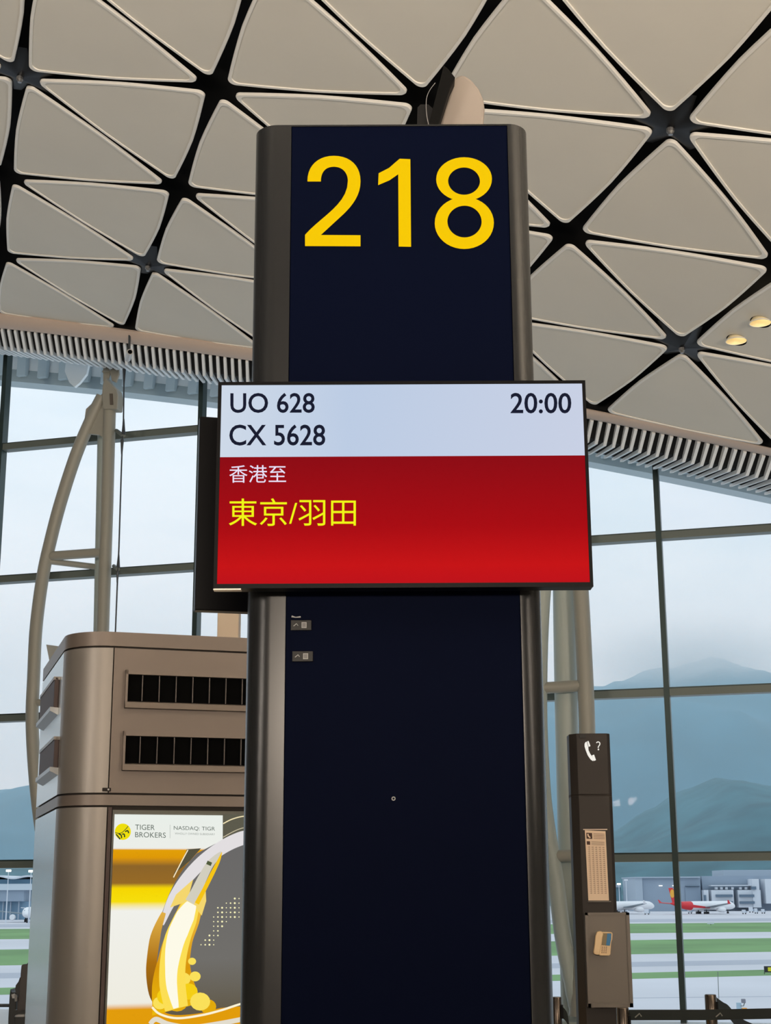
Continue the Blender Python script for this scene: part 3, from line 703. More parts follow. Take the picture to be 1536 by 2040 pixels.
art('flame_mid', MB().stroke(ap([(382, 1797), (369, 1830), (353, 1870), (344, 1915), (343, 1960), (351, 2009)], .0115), lw_([30, 45, 50, 50, 50, 44], 31), BOXN, .001), glow('art_mid', (252, 222, 84)))
art('flame_core', MB().stroke(ap([(381, 1800), (366, 1830), (350, 1870), (342, 1915), (341, 1960), (350, 2008)], .013), lw_([20, 36, 38, 32, 24, 20, 10], 31), BOXN, .001), glow('art_core', (253, 250, 232)))
art('rocket_fin', MB().prism(ap([(384, 1752), (350, 1782), (338, 1808), (372, 1796)], .0125, cm=False), BOXN * .001), glow('art_fin', (244, 214, 110)))
art('rocket_fin', MB().prism(ap([(408, 1756), (410, 1795), (401, 1824), (384, 1802)], .0125, cm=False), BOXN * .001), glow('art_fin', (244, 214, 110)))
art('rocket_body', MB().stroke(ap([(440, 1697), (430, 1708), (416, 1724), (401, 1752), (388, 1778), (377, 1797)], .0145), lw_([2, 11, 15, 18, 19, 19], 31), BOXN, .001), glow('art_rocket', (210, 206, 190)))
art('rocket_gold', MB().stroke(ap([(441, 1698), (434, 1716), (422, 1740), (408, 1768), (391, 1800)], .016), lw_([1, 6, 8, 8, 9], 25), BOXN, .001), glow('art_gold', (246, 196, 20)))
art('rocket_collar', MB().stroke(ap([(411, 1718), (420, 1722)], .0175, cm=False), 7 * PXM, BOXN, .001), glow('art_collar', (80, 90, 60)))
for (r_, cs) in enumerate([(8, 9), (6, 9), (4, 9), (4, 9), (3, 9), (3, 6), (3, 5), (3, 4), (2, 4), (1, 3), (0, 3)]):
    for c_ in range(cs[0], cs[1] + 1):
        rr = (1.2, 1.6, 2.0)[(c_ * 7 + r_ * 3) % 3]
        P = [A(400 + c_ * 8.4 + rr * math.cos(a), 1790 + r_ * 9.2 + rr * math.sin(a), .007) for a in [math.pi * i / 4 for i in range(8)]]
        art('light_dot', MB().prism(P, BOXN * .001), glow('art_dot', (250, 244, 190)))
art('collar_ring', MB().stroke(ap([(302, 2006), (318, 2020), (352, 2028), (400, 2022), (440, 2012), (485, 1998), (540, 1990)], .018), 4 * PXM, BOXN, .001), glow('art_ring', (252, 244, 214)))
art('collar_ring', MB().stroke(ap([(298, 2040), (310, 2030), (335, 2040), (380, 2046), (440, 2038), (500, 2026)], .018), 9 * PXM, BOXN, .001), glow('art_ring2', (226, 220, 205)))
P = [A(244.5 + 16 * math.cos(a), 1657 + 16.4 * math.sin(a), .004) for a in [2 * math.pi * i / 28 for i in range(28)]]
lg = art('round_logo', MB().prism(P, BOXN * .001), glow('logo_yellow', (238, 222, 10)), 'round yellow logo with dark claw stripes')
m_lk = glow('logo_ink', (40, 62, 40))
for st in ([(231, 1662), (236, 1668), (239, 1672)], [(236, 1661), (241, 1664), (242, 1670)], [(243, 1662), (247, 1662), (248, 1668)], [(249, 1657), (254, 1655), (256, 1660)]):
    MB().stroke(ap(st, .006, 4), 2.4 * PXM, BOXN, .001).build('logo_stripe', m_lk, lg)
MB().stroke(ap([(229, 1659), (240, 1660), (249, 1653), (255, 1646)], .006, 4), 1.2 * PXM, BOXN, .001).build('logo_stripe', m_lk, lg)
m_tx = glow('advert_text', (92, 104, 96))
def aq(x0, y0, x1, y1, d=.004): return (A(x0, y0, d), A(x1, y0 + (x1 - x0) * .022, d), A(x1, y1 + (x1 - x0) * .022, d), A(x0, y1, d))
text('advert_text', 'TIGER', m_tx, ad, aq(269, 1642.5, 308, 1653), BOXN, .001)
text('advert_text', 'BROKERS', m_tx, ad, aq(269, 1657.5, 330, 1668), BOXN, .001)
text('advert_text', 'NASDAQ: TIGR', m_tx, ad, aq(346, 1645.5, 428, 1654.5), BOXN, .001)
text('advert_text', 'WHOLLY OWNED SUBSIDIARY', glow('advert_text2', (150, 156, 150)), ad, aq(348, 1658.5, 428, 1662.5), BOXN, .001)
MB().stroke([A(338.5, 1643, .004), A(338.5, 1670, .004)], 1 * PXM, BOXN, .001).build('divider', glow('advert_div', (190, 196, 190)), ad)
# beige post on the kiosk roof
bp = hitp(456, 1268, K(0, .5), KN); bp.z = z_top
pst = thing('roof_post', bp, 'short beige box post on the kiosk roof, under the rear display', 'post')
wp = 43 / FPX * bp.y
MB().cbox(bp + Z * .33, (wp, 0, 0), (0, wp, 0), (0, 0, .62)).build('post_body', mat('post_beige', (.52, .42, .31), .5), pst, bevel=.006)
for k in range(4): MB().cbox(bp + Vector((-.02 + k * .018, -wp / 2 + .02, .012)), (.008, 0, 0), (0, .02, 0), (0, 0, .024)).build('post_bolt', mat('bolt_pink', (.6, .3, .25), .4), pst)

# ================================================================== phone column
YQ = 9.0; QF = Vector((0, YQ, 0))
def Q(x, y, d=0): return hitp(x, y, QF, NF) + NF * d
def qx(px): return X0(px, YQ)
xa, xb, xc, xd = qx(1146.5), qx(1160), qx(1222), qx(1229)
ph = thing('phone_column', ((xa + xd) / 2, YQ + .1, 0), 'dark bronze courtesy phone column right of the pylon', 'phone column')
zpt, zps, zpb = Q(1180, 1461).z, Q(1180, 1584).z, Q(1190, 1815).z
sec = [Vector((xa, YQ + .05, 0)), Vector((xb, YQ, 0)), Vector((xc, YQ, 0)), Vector((xd, YQ + .02, 0)), Vector((xd, YQ + .16, 0)), Vector((xa, YQ + .16, 0))]
for nm, za, zb_ in (('upper_casing', zps + .004, zpt), ('lower_casing', 0, zps - .004)):
    MB().prism([p + Z * za for p in sec], Z * (zb_ - za)).build(nm, m_bronze, ph, bevel=.004)
MB().prism([Vector((p.x * .997 + .003 * (xa + xd) / 2, p.y + .004, zps - .01)) for p in sec], Z * .02).build('joint', m_seam, ph)
m_sign = glow('sign_white', (250, 246, 236), .95)
def Zm(x, y, d=0): return Q(x / 6.8 + 1120, y / 6.8 + 1440, d)
hs = [(303, 285), (312, 266), (330, 254), (352, 330), (356, 372), (378, 420), (405, 455), (425, 500), (418, 520), (385, 498), (345, 440), (318, 370), (303, 320)]
MB().prism([Zm(*p, .001) for p in hs], NF * .003).build('handset_symbol', m_sign, ph, label='white telephone handset pictogram')
MB().prism([Zm(*p, .001) for p in [(338, 252), (356, 246), (382, 316), (358, 326)]], NF * .003).build('handset_symbol', m_sign, ph)
MB().prism([Zm(*p, .001) for p in [(404, 442), (430, 430), (457, 505), (430, 518)]], NF * .003).build('handset_symbol', m_sign, ph)
MB().stroke(catmull([Zm(*p, .001) for p in [(462, 272), (484, 258), (508, 272), (506, 300), (490, 322), (488, 342)]], 4), 12 / 6.8 * 9 / FPX, NF, .003).build('question_mark', m_sign, ph, label='white question mark')
MB().prism([Zm(490 + 10 * math.cos(a), 362 + 11 * math.sin(a), .001) for a in [math.pi * i / 5 for i in range(10)]], NF * .003).build('question_dot', m_sign, ph)
MB().cbox(Zm(275, 182, .004), (.035, 0, 0), (0, .008, 0), (0, 0, .02)).build('asset_tag', m_tagb, ph)
# notice
m_paper = mat('paper_cream', (.62, .50, .38), .8, emit=(.35, .25, .17), es=.35); m_print = mat('print_brown', (.07, .035, .025), .8)
m_paper = mat('paper_cream2', (.78, .60, .44), .8)
nq = [(1165, 1654), (1206, 1656), (1213, 1794), (1172, 1794)]
no_ = MB().prism([Q(*p, .002) for p in nq], NF * .003).build('notice_sheet', m_paper, ph, label='cream printed notice with rows of small characters')
fr_ = MB().cbox(Q(1185.5, 1652.5, .006), (.142, 0, 0), (0, .01, 0), (0, 0, .006)).build('notice_rail', mat('rail_tan', (.6, .48, .38), .4), ph)
MB().cbox(Q(1194, 1796, .006), (.135, 0, 0), (0, .01, 0), (0, 0, .005)).build('notice_rail', m_bronze2, ph)
def nquad(u0, v0, u1, v1, d=.006):
    def P(u, v):
        top = (1165 + 41 * u, 1654 + 2 * u); bot = (1172 + 41 * u, 1794); return Q(top[0] + (bot[0] - top[0]) * v, top[1] + (bot[1] - top[1]) * v, d)
    return [P(u0, v0), P(u1, v0), P(u1, v1), P(u0, v1)]
MB().prism(nquad(.06, .035, .34, .12), NF * .0008).build('notice_icon', m_print, no_)
MB().stroke([nquad(.13, .05, 1, 1, .007)[0], nquad(.15, .08, 1, 1, .007)[0], nquad(.24, .105, 1, 1, .007)[0]], .008, NF, .001).build('notice_icon_handset', m_paper, no_)
MB().prism(nquad(.06, .155, .22, .205), NF * .0008).build('notice_icon', m_print, no_)
pr = MB()
for v in (.04, .062, .084, .106): pr.prism(nquad(.4, v, .95, v + .008), NF * .0006)
for v in (.155, .17, .185, .2): pr.prism(nquad(.28, v, .92, v + .005), NF * .0006)
for r_ in range(24):
    for c_ in range(5):
        u = .1 + c_ * .175; v = .235 + r_ * .0285; pr.prism(nquad(u, v, u + .1, v + .007), NF * .0006); pr.prism(nquad(u + .07, v - .008, u + .085, v + .012), NF * .0006)
o_ = pr.build('notice_print', mat('print_faint', (.30, .19, .13), .8), no_); o_['kind'] = 'stuff'
# lower plate and telephone
YR = YQ - .05
def R_(x, y, d=0): return hitp(x, y, Vector((0, YR, 0)), NF) + NF * d
xp0, xp1 = X0(1164, YR), X0(1252, YR); 
zp0, zp1 = R_(1212, 2007).z, R_(1205, 1818).z
MB().box((xp0, YR, zp0), (xp1 - xp0, 0, 0), (0, .049, 0), (0, 0, zp1 - zp0)).build('handset_board', m_bronze2, ph, bevel=.003)
fb = MB(); 
for a in ((xp0, zp0, .016, zp1 - zp0), (xp1 - .02, zp0, .02, zp1 - zp0), (xp0, zp1 - .014, xp1 - xp0, .014), (xp0, zp0, xp1 - xp0, .022)): fb.box((a[0], YR - .006, a[1]), (a[2], 0, 0), (0, .006, 0), (0, 0, a[3]))
fb.build('board_frame', m_bronze2, ph)
tel = thing('courtesy_phone', R_(1200, 1890, .0), 'cream wall telephone with blue display and keypad on the phone column', 'telephone')
m_cream = mat('phone_cream', (.80, .58, .33), .4)
def V_(x, y, d): return hitp(x / 6.373 + 1120, y / 6.373 + 1720, Vector((0, YR, 0)), NF) + NF * d
# rendered crop coordinates: crop region (1120,1720)-(1270,2040)
MB().prism([V_(*p, .001) for p in [(470, 880), (500, 868), (620, 873), (632, 890), (628, 960), (614, 1000), (604, 1150), (590, 1168), (462, 1166)]], NF * .028).build('phone_body', m_cream, tel, bevel=.003)
MB().prism([V_(*p, .018) for p in [(430, 866), (470, 858), (500, 868), (508, 900), (488, 960), (476, 1060), (462, 1150), (440, 1160), (398, 1150), (386, 1130), (402, 1020), (412, 920)]], NF * .03).build('handset', m_cream, tel, bevel=.006)
MB().prism([V_(*p, .0295) for p in [(510, 885), (612, 885), (612, 950), (596, 1044), (490, 1036)]], NF * .001).build('faceplate', mat('faceplate_brown', (.25, .19, .10), .5), tel)
MB().prism([V_(*p, .031) for p in [(563, 888), (614, 890), (610, 960), (596, 1042), (548, 1036)]], NF * .001).build('display', mat('display_blue', (.04, .20, .42), .3), tel)
for r_ in range(4):
    for c_ in range(3):
        MB().cbox(V_(502 + c_ * 25 - r_ * 2, 1062 + r_ * 23, .0305), (.006, 0, 0), (0, .003, 0), (0, 0, .005)).build('key', mat('key_brown', (.30, .18, .12), .6), tel)

# ================================================================== stanchions and belts
def stanchion(px, ytop, Y, label, wpx):
    P = at(px, ytop, Y); r = wpx / 2 / FPX * Y
    t_ = thing('belt_stanchion', (P.x, P.y, 0), label, 'stanchion', 'belt barrier posts')
    b = Vector((P.x, P.y, 0))
    MB().lathe(b, Z, [(0, .17), (.012, .17), (.025, .12), (.03, r * .9)], 24).build('base', m_post, t_, True)
    MB().lathe(b + Z * .03, Z, [(0, r * .92), (P.z - .2, r * .92)], 20).build('post', m_post, t_, True)
    MB().lathe(b + Z * (P.z - .17), Z, [(0, r), (.165, r), (.17, r * .9)], 24).build('head', m_post, t_, True)
    MB().cbox(b + Vector((r * .95, 0, P.z - .075)), (.012, 0, 0), (0, .05, 0), (0, 0, .07)).build('belt_slot', m_black, t_)
    return t_, P
s1_, P1 = stanchion(1108.5, 1986, 8.5, 'bronze belt post half hidden behind the right edge of the pylon', 19)
s2_, P2 = stanchion(1240, 2007, 8.1, 'bronze belt post in front of the phone column', 24)
s3_, P3 = stanchion(1415, 1981, 9.3, 'bronze belt post at lower right, behind the black belt', 22)
def belt(par, pts, hgt=.052, nm='belt'):
    mbx = MB(); 
    vs = []; 
    for p in pts: vs += [p + Z * hgt / 2, p - Z * hgt / 2, p + Z * hgt / 2 + Vector((0, .004, 0)), p - Z * hgt / 2 + Vector((0, .004, 0))]
    fs = []
    for i in range(len(pts) - 1):
        a, b = 4 * i, 4 * i + 4; fs += [(a, a + 1, b + 1, b), (a + 2, b + 2, b + 3, a + 3), (a, b, b + 2, a + 2), (a + 1, a + 3, b + 3, b + 1)]
    return mbx.add(vs, fs).build(nm, m_belt, par)
bl = belt(s2_, [Vector((P2.x + .03, P2.y - .0, at(1262, 2022, 8.1).z)), at(1400, 2022, 8.1), at(1600, 2018, 8.1), at(1900, 2014, 8.1)])
mk = MB()
for x, y in ((1271, 2023), (1432, 2022)):
    mk.stroke([at(x - 6, y + 4, 8.095), at(x + 3, y - 4, 8.095), at(x + 7, y + 2, 8.095)], .006, NF, .0015)
mk.build('belt_mark', mat('belt_mark_grey', (.22, .22, .2), .7), bl)
belt(s3_, catmull([at(1424, 1996, 9.3), at(1432, 2003, 9.4), at(1442, 2010, 9.5), at(1452, 2016, 9.6), at(1475, 2040, 9.9), at(1520, 2060, 10.4)], 4), .075)
belt(s1_, catmull([at(1116, 2014, 8.5), at(1126, 2022, 8.5), at(1132, 2036, 8.52), at(1136, 2070, 8.55)], 4), .06)
s4_, P4 = stanchion(1915, 1995, 8.1, 'bronze belt post beyond the right edge', 24)

# ================================================================== waiting seat, lower left
YC = 11.
def c_(x, y, Y=YC): return at(x, y, Y)
m_lea = mat('seat_leather', (.045, .035, .032), .45); m_lea2 = mat('seat_dark', (.015, .016, .015), .5); m_alu = mat('seat_aluminium', (.35, .34, .33), .35, .6)
def zcr(x, y): return c_(x / 12.75, 1880 + y / 12.75)
st1 = thing('waiting_seat', (zcr(560, 1700).x, YC + .25, 0), 'dark brown high-backed waiting seat, nearest the kiosk at lower left', 'seat')
MB().prism([zcr(*p) for p in [(540, 560), (570, 525), (740, 520), (735, 700), (700, 1250), (670, 1700), (430, 1760), (430, 1400), (470, 1300), (480, 1000), (515, 850), (525, 700)]], (0, .5, 0)).build('backrest', m_lea, st1, bevel=.02)
MB().prism([zcr(*p) for p in [(680, 520), (745, 430), (750, 600)]], (0, .5, 0)).build('headrest', m_lea2, st1)
MB().prism([zcr(*p) for p in [(505, 860), (470, 960), (400, 1060), (385, 1150), (395, 1240), (450, 1320), (480, 1300)]], (0, .5, 0)).build('lumbar_shell', m_lea2, st1)
MB().tube([zcr(420, 1290) + Vector((0, -.02, 0)), zcr(430, 1460) + Vector((0, -.02, 0))], .01, 8).build('hinge', m_alu, st1)
MB().prism([zcr(*p) + Vector((0, -.04, 0)) for p in [(385, 2200), (385, 1870), (440, 1790), (700, 1780), (700, 2200)]], (0, .06, 0)).build('armrest', m_lea2, st1, bevel=.01)
MB().prism([zcr(*p) + Vector((0, -.045, 0)) for p in [(390, 1860), (440, 1785), (680, 1775), (680, 1860)]], (0, .07, 0)).build('armrest_pad', m_alu, st1, bevel=.008)
bx0 = zcr(430, 1760)
MB().box((bx0.x - .05, YC, .42), (.6, 0, 0), (0, .5, 0), (0, 0, .1)).build('seat_cushion', m_lea, st1, bevel=.02)
MB().box((bx0.x - .02, YC, .4), (.2, 0, 0), (0, .5, 0), (0, 0, bx0.z - .38)).build('back_shell', m_lea2, st1)
for xx in (.02, .45): MB().box((bx0.x + xx, YC + .2, 0), (.05, 0, 0), (0, .08, 0), (0, 0, .42)).build('leg', m_alu, st1)
st2 = thing('waiting_seat', (zcr(280, 1900).x, YC + .7, 0), 'dark waiting seat seen edge on, outermost at lower left, behind the armrest seat', 'seat')
def zcs(x, y): return c_(x / 12.75, 1880 + y / 12.75, YC + .56)
MB().prism([zcs(*p) for p in [(240, 1300), (262, 1140), (290, 1240), (400, 1240), (420, 1290), (420, 1800), (390, 2200), (200, 2200), (205, 1900)]], (0, .5, 0)).build('backrest', m_lea2, st2, bevel=.012)
MB().prism([zcs(*p) + Vector((0, -.02, 0)) for p in [(305, 1290), (380, 1260), (420, 1330), (415, 1380), (330, 1385)]], (0, .1, 0)).build('hinge_plate', m_alu, st2)
bx1 = zcs(205, 2200)
MB().box((bx1.x, YC + .56, .42), (.55, 0, 0), (0, .5, 0), (0, 0, .1)).build('seat_cushion', m_lea, st2, bevel=.02)
MB().box((bx1.x, YC + .56, .45), (.16, 0, 0), (0, .5, 0), (0, 0, max(.1, bx1.z - .42))).build('back_shell', m_lea2, st2)
for xx in (.02, .42): MB().box((bx1.x + xx, YC + .76, 0), (.05, 0, 0), (0, .08, 0), (0, 0, .42)).build('leg', m_alu, st2)
rl = thing('guard_rail', (at(-60, 2004, 17).x, 17, 0), 'thin dark horizontal guard rail at lower left edge', 'rail')
MB().tube([at(-260, 2003, 17), at(60, 2003, 17)], .018, 8).build('rail_bar', m_cable, rl)
for x in (-240, 35): p = at(x, 2003, 17); MB().tube([Vector((p.x, p.y, 0)), p], .018, 8).build('rail_post', m_cable, rl)

# ================================================================== airfield
GZ = -13.8
def gnd(px, py): r = ray(px, py); k = (GZ - EYE.z) / r.z; return EYE + r * k
gr = MB().add([Vector((-3500, 40, GZ)), Vector((3500, 40, GZ)), Vector((3500, 1600, GZ)), Vector((-3500, 1600, GZ))], [(0, 1, 2, 3)]).build('ground', m_conc); struct(gr, 'pale concrete airfield apron and taxiways')
def strip(L0, R0, L1, R1, nm, m, z):
    a, b, c, d = gnd(*L0), gnd(*R0), gnd(*L1), gnd(*R1); dr = ((b - a).normalized() + (d - c).normalized()).normalized()
    p0, p1 = (a + b) / 2, (c + d) / 2; p1 = p1 + dr * (p0 - p1).dot(dr)
    a, b, c, d = p0 - dr * 900, p0 + dr * 900, p1 - dr * 900, p1 + dr * 900
    o = MB().prism([p - Z * .3 for p in (a, b, d, c)], Z * (.3 + z)).build(nm, m); return struct(o)
strip((0, 1851), (1500, 1838), (0, 1871), (1500, 1857), 'ground_grass', m_grass, .03)
strip((0, 1895), (1500, 1867), (0, 1920), (1500, 1900), 'ground_grass', m_grass, .03)
strip((0, 1969), (1500, 1932), (0, 1981), (1500, 1945), 'ground_grass', m_grass, .03)
m_conc2 = mat('taxiway_dark', (.44, .46, .52), .9, noise=.05, nscale=.02)
strip((0, 1842), (1500, 1829), (0, 1847), (1500, 1836), 'ground_taxiway', m_conc2, .02)
strip((0, 1938), (1500, 1913), (0, 1950), (1500, 1921), 'ground_taxiway', m_conc2, .02)
strip((0, 2002), (1500, 1985), (0, 2003), (1500, 1986.3), 'ground_joint', m_conc2, .02)
def plane(P, hd, label, livery, s=1.0, name='airliner'):
    """P: ground point under the wing root, hd: heading (unit vector)"""
    t_ = thing(name, P, label, 'airplane'); f = hd; r = Vector((hd.y, -hd.x, 0)); h = 5.2
    def q(a, b, c): return P + f * a * s + r * b * s + Z * c * s
    def band(x0, x1, prof, m, nm, lab=None):
        MB().tube([q(x, 0, h + dz) for x, rr, dz in prof if x0 <= x <= x1], [rr * s for x, rr, dz in prof if x0 <= x <= x1], 18).build(nm, m, t_, True, label=lab)
    prof = [(-30, .3, 1.6), (-27, 1.0, 1.3), (-22, 1.9, .75), (-16, 2.6, .2), (-12, 2.82, 0), (-4, 2.82, 0), (10, 2.82, 0), (22, 2.82, 0), (25, 2.6, -.1), (27.5, 2.0, -.4), (29, 1.2, -.7), (29.8, .3, -.9)]
    if livery == 'red':
        band(-12, 30, prof, m_white, 'fuselage'); band(-30, -12, prof, m_red, 'rear_fuselage', 'red rear fuselage')
        MB().prism([q(-12, 2.6, h - 1.2), q(-12, 2.86, h + .6), q(-4, 2.88, h - .3), q(4, 2.8, h - 1.1), q(3, 2.4, h - 1.7)], r * .1 * s).build('red_sweep', m_red, t_)
    else: band(-30, 30, prof, m_white, 'fuselage')
    mf = m_red if livery == 'red' else (m_wing if livery == 'dark' else m_white)
    MB().prism([q(-20, -.2, h + 2.3), q(-28, -.2, h + 1.8), q(-31, -.2, h + 11), q(-27.6, -.2, h + 11.2)], r * .4 * s).build('tail_fin', mf, t_)
    if livery == 'red':
        MB().prism([q(-28.2 + 2.0 * math.cos(a), .25, h + 7.6 + 2.6 * math.sin(a)) for a in [2 * math.pi * i / 14 for i in range(14)]], r * .12 * s).build('tail_emblem', m_gold, t_)
    for sg in (1, -1):
        MB().prism([q(8, sg * 2, h - 1.3), q(-1, sg * 2, h - 1.3), q(-9.5, sg * 29, h + 1.3), q(-6.5, sg * 29, h + 1.3)], Z * .5 * s).build('wing', m_wing, t_)
        MB().prism([q(-9.5, sg * 29, h + 1.3), q(-6.8, sg * 29, h + 1.3), q(-9.5, sg * 29.8, h + 3.6), q(-10.4, sg * 29.8, h + 3.6)], r * .2 * s).build('winglet', mf, t_)
        MB().prism([q(-22, sg * 1, h + 1.2), q(-27, sg * 1, h + 1.2), q(-30.5, sg * 9.5, h + 1.9), q(-28.6, sg * 9.5, h + 1.9)], Z * .3 * s).build('tail_plane', mf, t_)
        MB().tube([q(x, sg * 9.4, h - 2.6) for x in (9.4, 8.5, 5, 2)], [1.35 * s, 1.6 * s, 1.45 * s, .7 * s], 14).build('engine', m_white, t_, True)
        g_ = MB(); g_.tube([q(-1, sg * 3.4, h - 2.5), q(-1, sg * 3.4, .7)], .35 * s, 8)
        for dx in (-2.2, .2): g_.cbox(q(dx, sg * 3.4, .75), f * 1.5 * s, r * 1.2 * s, Z * 1.5 * s)
        g_.build('landing_gear', m_tyre, t_)
    g_ = MB(); g_.tube([q(23, 0, h - 2.5), q(23, 0, .6)], .3 * s, 8); g_.cbox(q(23, 0, .6), f * 1.1 * s, r * .9 * s, Z * 1.2 * s); g_.build('nose_gear', m_tyre, t_)
    MB().cbox(q(27.2, 0, h + .95), f * 1.6 * s, r * 2.6 * s, Z * .7 * s).build('cockpit_window', m_bwin, t_)
    return t_
hd = Vector((math.cos(math.radians(36)), math.sin(math.radians(36)), 0))
def G0(px, Yd): p = at(px, 1788, Yd); p.z = GZ; return p
plane(G0(1400, 990), hd, 'white airliner with red tail and gold swirl parked before the hangar', 'red')
plane(G0(1238, 1010), hd, 'plain white airliner whose nose shows just right of the phone column', 'white')
plane(G0(66, 830), Vector((.12, -.99, 0)).normalized(), 'white airliner facing the terminal at far left, beside the kiosk', 'white')
# buildings: built at their distance, footprint from the image columns
def blk(par, x0, x1, ytop, ybot, Yd, depth, m, nm='wall'):
    a, b = at(x0, 1788, Yd).x, at(x1, 1788, Yd).x; zt = at((x0 + x1) / 2, ytop, Yd).z; zb = GZ if ybot is None else at((x0 + x1) / 2, ybot, Yd).z
    return MB().box((a, Yd, zb), (b - a, 0, 0), (0, depth, 0), (0, 0, zt - zb)).build(nm, m, par)
YH = 1120
hg = thing('hangar', G0(1330, YH), 'large blue-grey maintenance hangar behind the red tailed airliner', 'hangar')
blk(hg, 1268, 1397, 1749, None, YH, 60, m_hang); blk(hg, 1267, 1281, 1748, None, YH - 2, 60, m_hang2, 'corner_wall'); blk(hg, 1266, 1397, 1746.5, 1749, YH - 3, 63, m_hang2, 'roof_edge')
blk(hg, 1368, 1396, 1764.5, 1766, YH - 3, 3, m_bwin, 'door_head'); blk(hg, 1366, 1396, 1767, None, YH - 1, 3, mat('hangar_door', (.26, .33, .42), .6), 'hangar_door')
for x in (1318, 1345): blk(hg, x - 4, x + 3, 1763.5, 1765.5, YH - 2, 1, mat('flood_lit', (0, 0, 0), 1, 0, (1, 1, 1), 1.2), 'floodlight')
ob = thing('office_block', G0(1480, YH), 'white airport building with dark window bands right of the hangar', 'building')
blk(ob, 1400, 1560, 1745, None, YH + 5, 60, m_hang, 'rear_wall'); blk(ob, 1444, 1560, 1733, 1745, YH + 20, 40, m_hang2, 'upper_storey')
for x0, x1 in ((1403, 1412), (1418, 1462), (1471, 1516)): blk(ob, x0, x1, 1773, 1808, YH - 8, 12, m_bwhite)
blk(ob, 1500, 1514, 1751, 1808, YH - 9, 14, m_bwhite, 'tower_wall'); blk(ob, 1526, 1560, 1751, 1800, YH - 9, 14, m_bwhite, 'tower_wall')
for x0, x1 in ((1427, 1460), (1474, 1503)):
    for y in (1782, 1795.5): blk(ob, x0, x1, y, y + 5, YH - 10, 2, m_bwin, 'window')
blk(ob, 1418, 1500, 1763, 1765, YH - 7, 10, m_bwhite, 'parapet')
for x in (1426, 1436, 1446, 1458, 1474, 1485): blk(ob, x, x + 5, 1767, 1772, YH - 5, 4, m_bwhite, 'roof_plant')
blk(ob, 1499, 1508, 1766, 1772, YH - 11, 2, m_bwin, 'window'); blk(ob, 1403, 1407, 1783, 1797, YH - 10, 2, m_bwin, 'window')
lw = thing('low_building', G0(1240, 1180), 'low teal building behind the white airliner, left of the hangar', 'building')
blk(lw, 1150, 1238, 1766, None, 1180, 40, mat('teal_wall', (.17, .30, .36), .6)); blk(lw, 1150, 1238, 1762, 1768, 1178, 44, m_hang2, 'roof')
te = thing('pier_terminal', G0(30, 900), 'pale far terminal pier with a wavy roof at far left', 'building')
blk(te, -120, 47, 1773, 1796, 900, 60, m_hang); blk(te, -120, 75, 1761, 1773.5, 898, 64, mat('pier_band', (.60, .68, .74), .6), 'band_wall'); blk(te, -120, 75, 1752, 1762, 902, 60, mat('pier_blue', (.16, .30, .42), .6), 'upper_wall')
blk(te, -120, 60, 1796, None, 905, 50, mat('pier_glass', (.20, .33, .45), .4), 'glass_front')
for x in (6, 21, 37): blk(te, x, x + 1.5, 1796, None, 902, 2, m_hang2, 'column')
wv = [at(x, 1746 + 2.4 * math.sin((x - 10) / 9.5), 896) for x in range(-120, 80, 4)]
rf = MB(); rf.add([p for a in wv for p in (a, a + Vector((0, 70, 0)), a - Z * .9, a + Vector((0, 70, -.9)))], [f_ for i in range(len(wv) - 1) for f_ in ((4 * i, 4 * i + 1, 4 * i + 5, 4 * i + 4), (4 * i + 2, 4 * i + 6, 4 * i + 7, 4 * i + 3), (4 * i, 4 * i + 4, 4 * i + 6, 4 * i + 2))])
rf.build('wavy_roof', m_bwhite, te, True)
m_fl = mat('lamp_lit', (0, 0, 0), 1, 0, (1, 1, .9), 1.6)
for (x, y, Yd, lab) in ((1233, 1763, 1040, 'apron floodlight mast with a lit head beside the phone column'), (1247, 1755, 1060, 'slender apron mast with unlit head, left of the hangar'), (17, 1737, 800, 'lit apron floodlight mast at far left'), (62, 1738, 760, 'lit apron floodlight mast beside the kiosk edge')):
    P = at(x, y, Yd); b = Vector((P.x, P.y, GZ)); t_ = thing('floodlight_mast', b, lab, 'lamp mast')
    MB().tube([b, P], [.35, .2], 8).build('pole', m_bwhite, t_)
    MB().cbox(P + Z * .6, (2.6, 0, 0), (0, 1.2, 0), (0, 0, 1.2)).build('lamp_head', m_bwhite if 'unlit' in lab else m_fl, t_, bevel=.2)
# service vehicles in front of the buildings
vc = [(1288, 1822, 12, 4), (1352, 1822, 10, 3.5), (1374, 1820, 9, 3), (1482, 1821, 9, 3), (1496, 1818, 10, 4.5), (1506, 1820, 7, 4), (1520, 1820, 8, 3.2)]
labs = ['pale service truck left of the red tail', 'white baggage cart under the red airliner', 'white tow tractor beside the main wheels', 'white van just ahead of the airliner nose', 'tall white catering truck by the office block', 'pale box van beside the catering truck', 'small white van at the right edge']
for (x, y, wd_, hh), lab in zip(vc, labs):
    P = gnd(x, y); L = wd_ / FPX * P.y * 1.0; t_ = thing('service_vehicle', P, lab, 'vehicle', 'apron service vehicles')
    MB().cbox(P + Z * (.7 + hh / 3), (L * .68, 0, 0), (0, 2.2, 0), (0, 0, hh / 1.6)).build('body', m_bwhite, t_)
    MB().cbox(P + Vector((L * .44, 0, .7 + hh / 5)), (L * .2, 0, 0), (0, 2.1, 0), (0, 0, hh / 2.6)).build('cab', m_hang, t_)
    for dx in (-.25, .3): MB().cbox(P + Vector((L * dx, -.9, .35)), (.7, 0, 0), (0, .4, 0), (0, 0, .7)).build('wheel', m_tyre, t_)
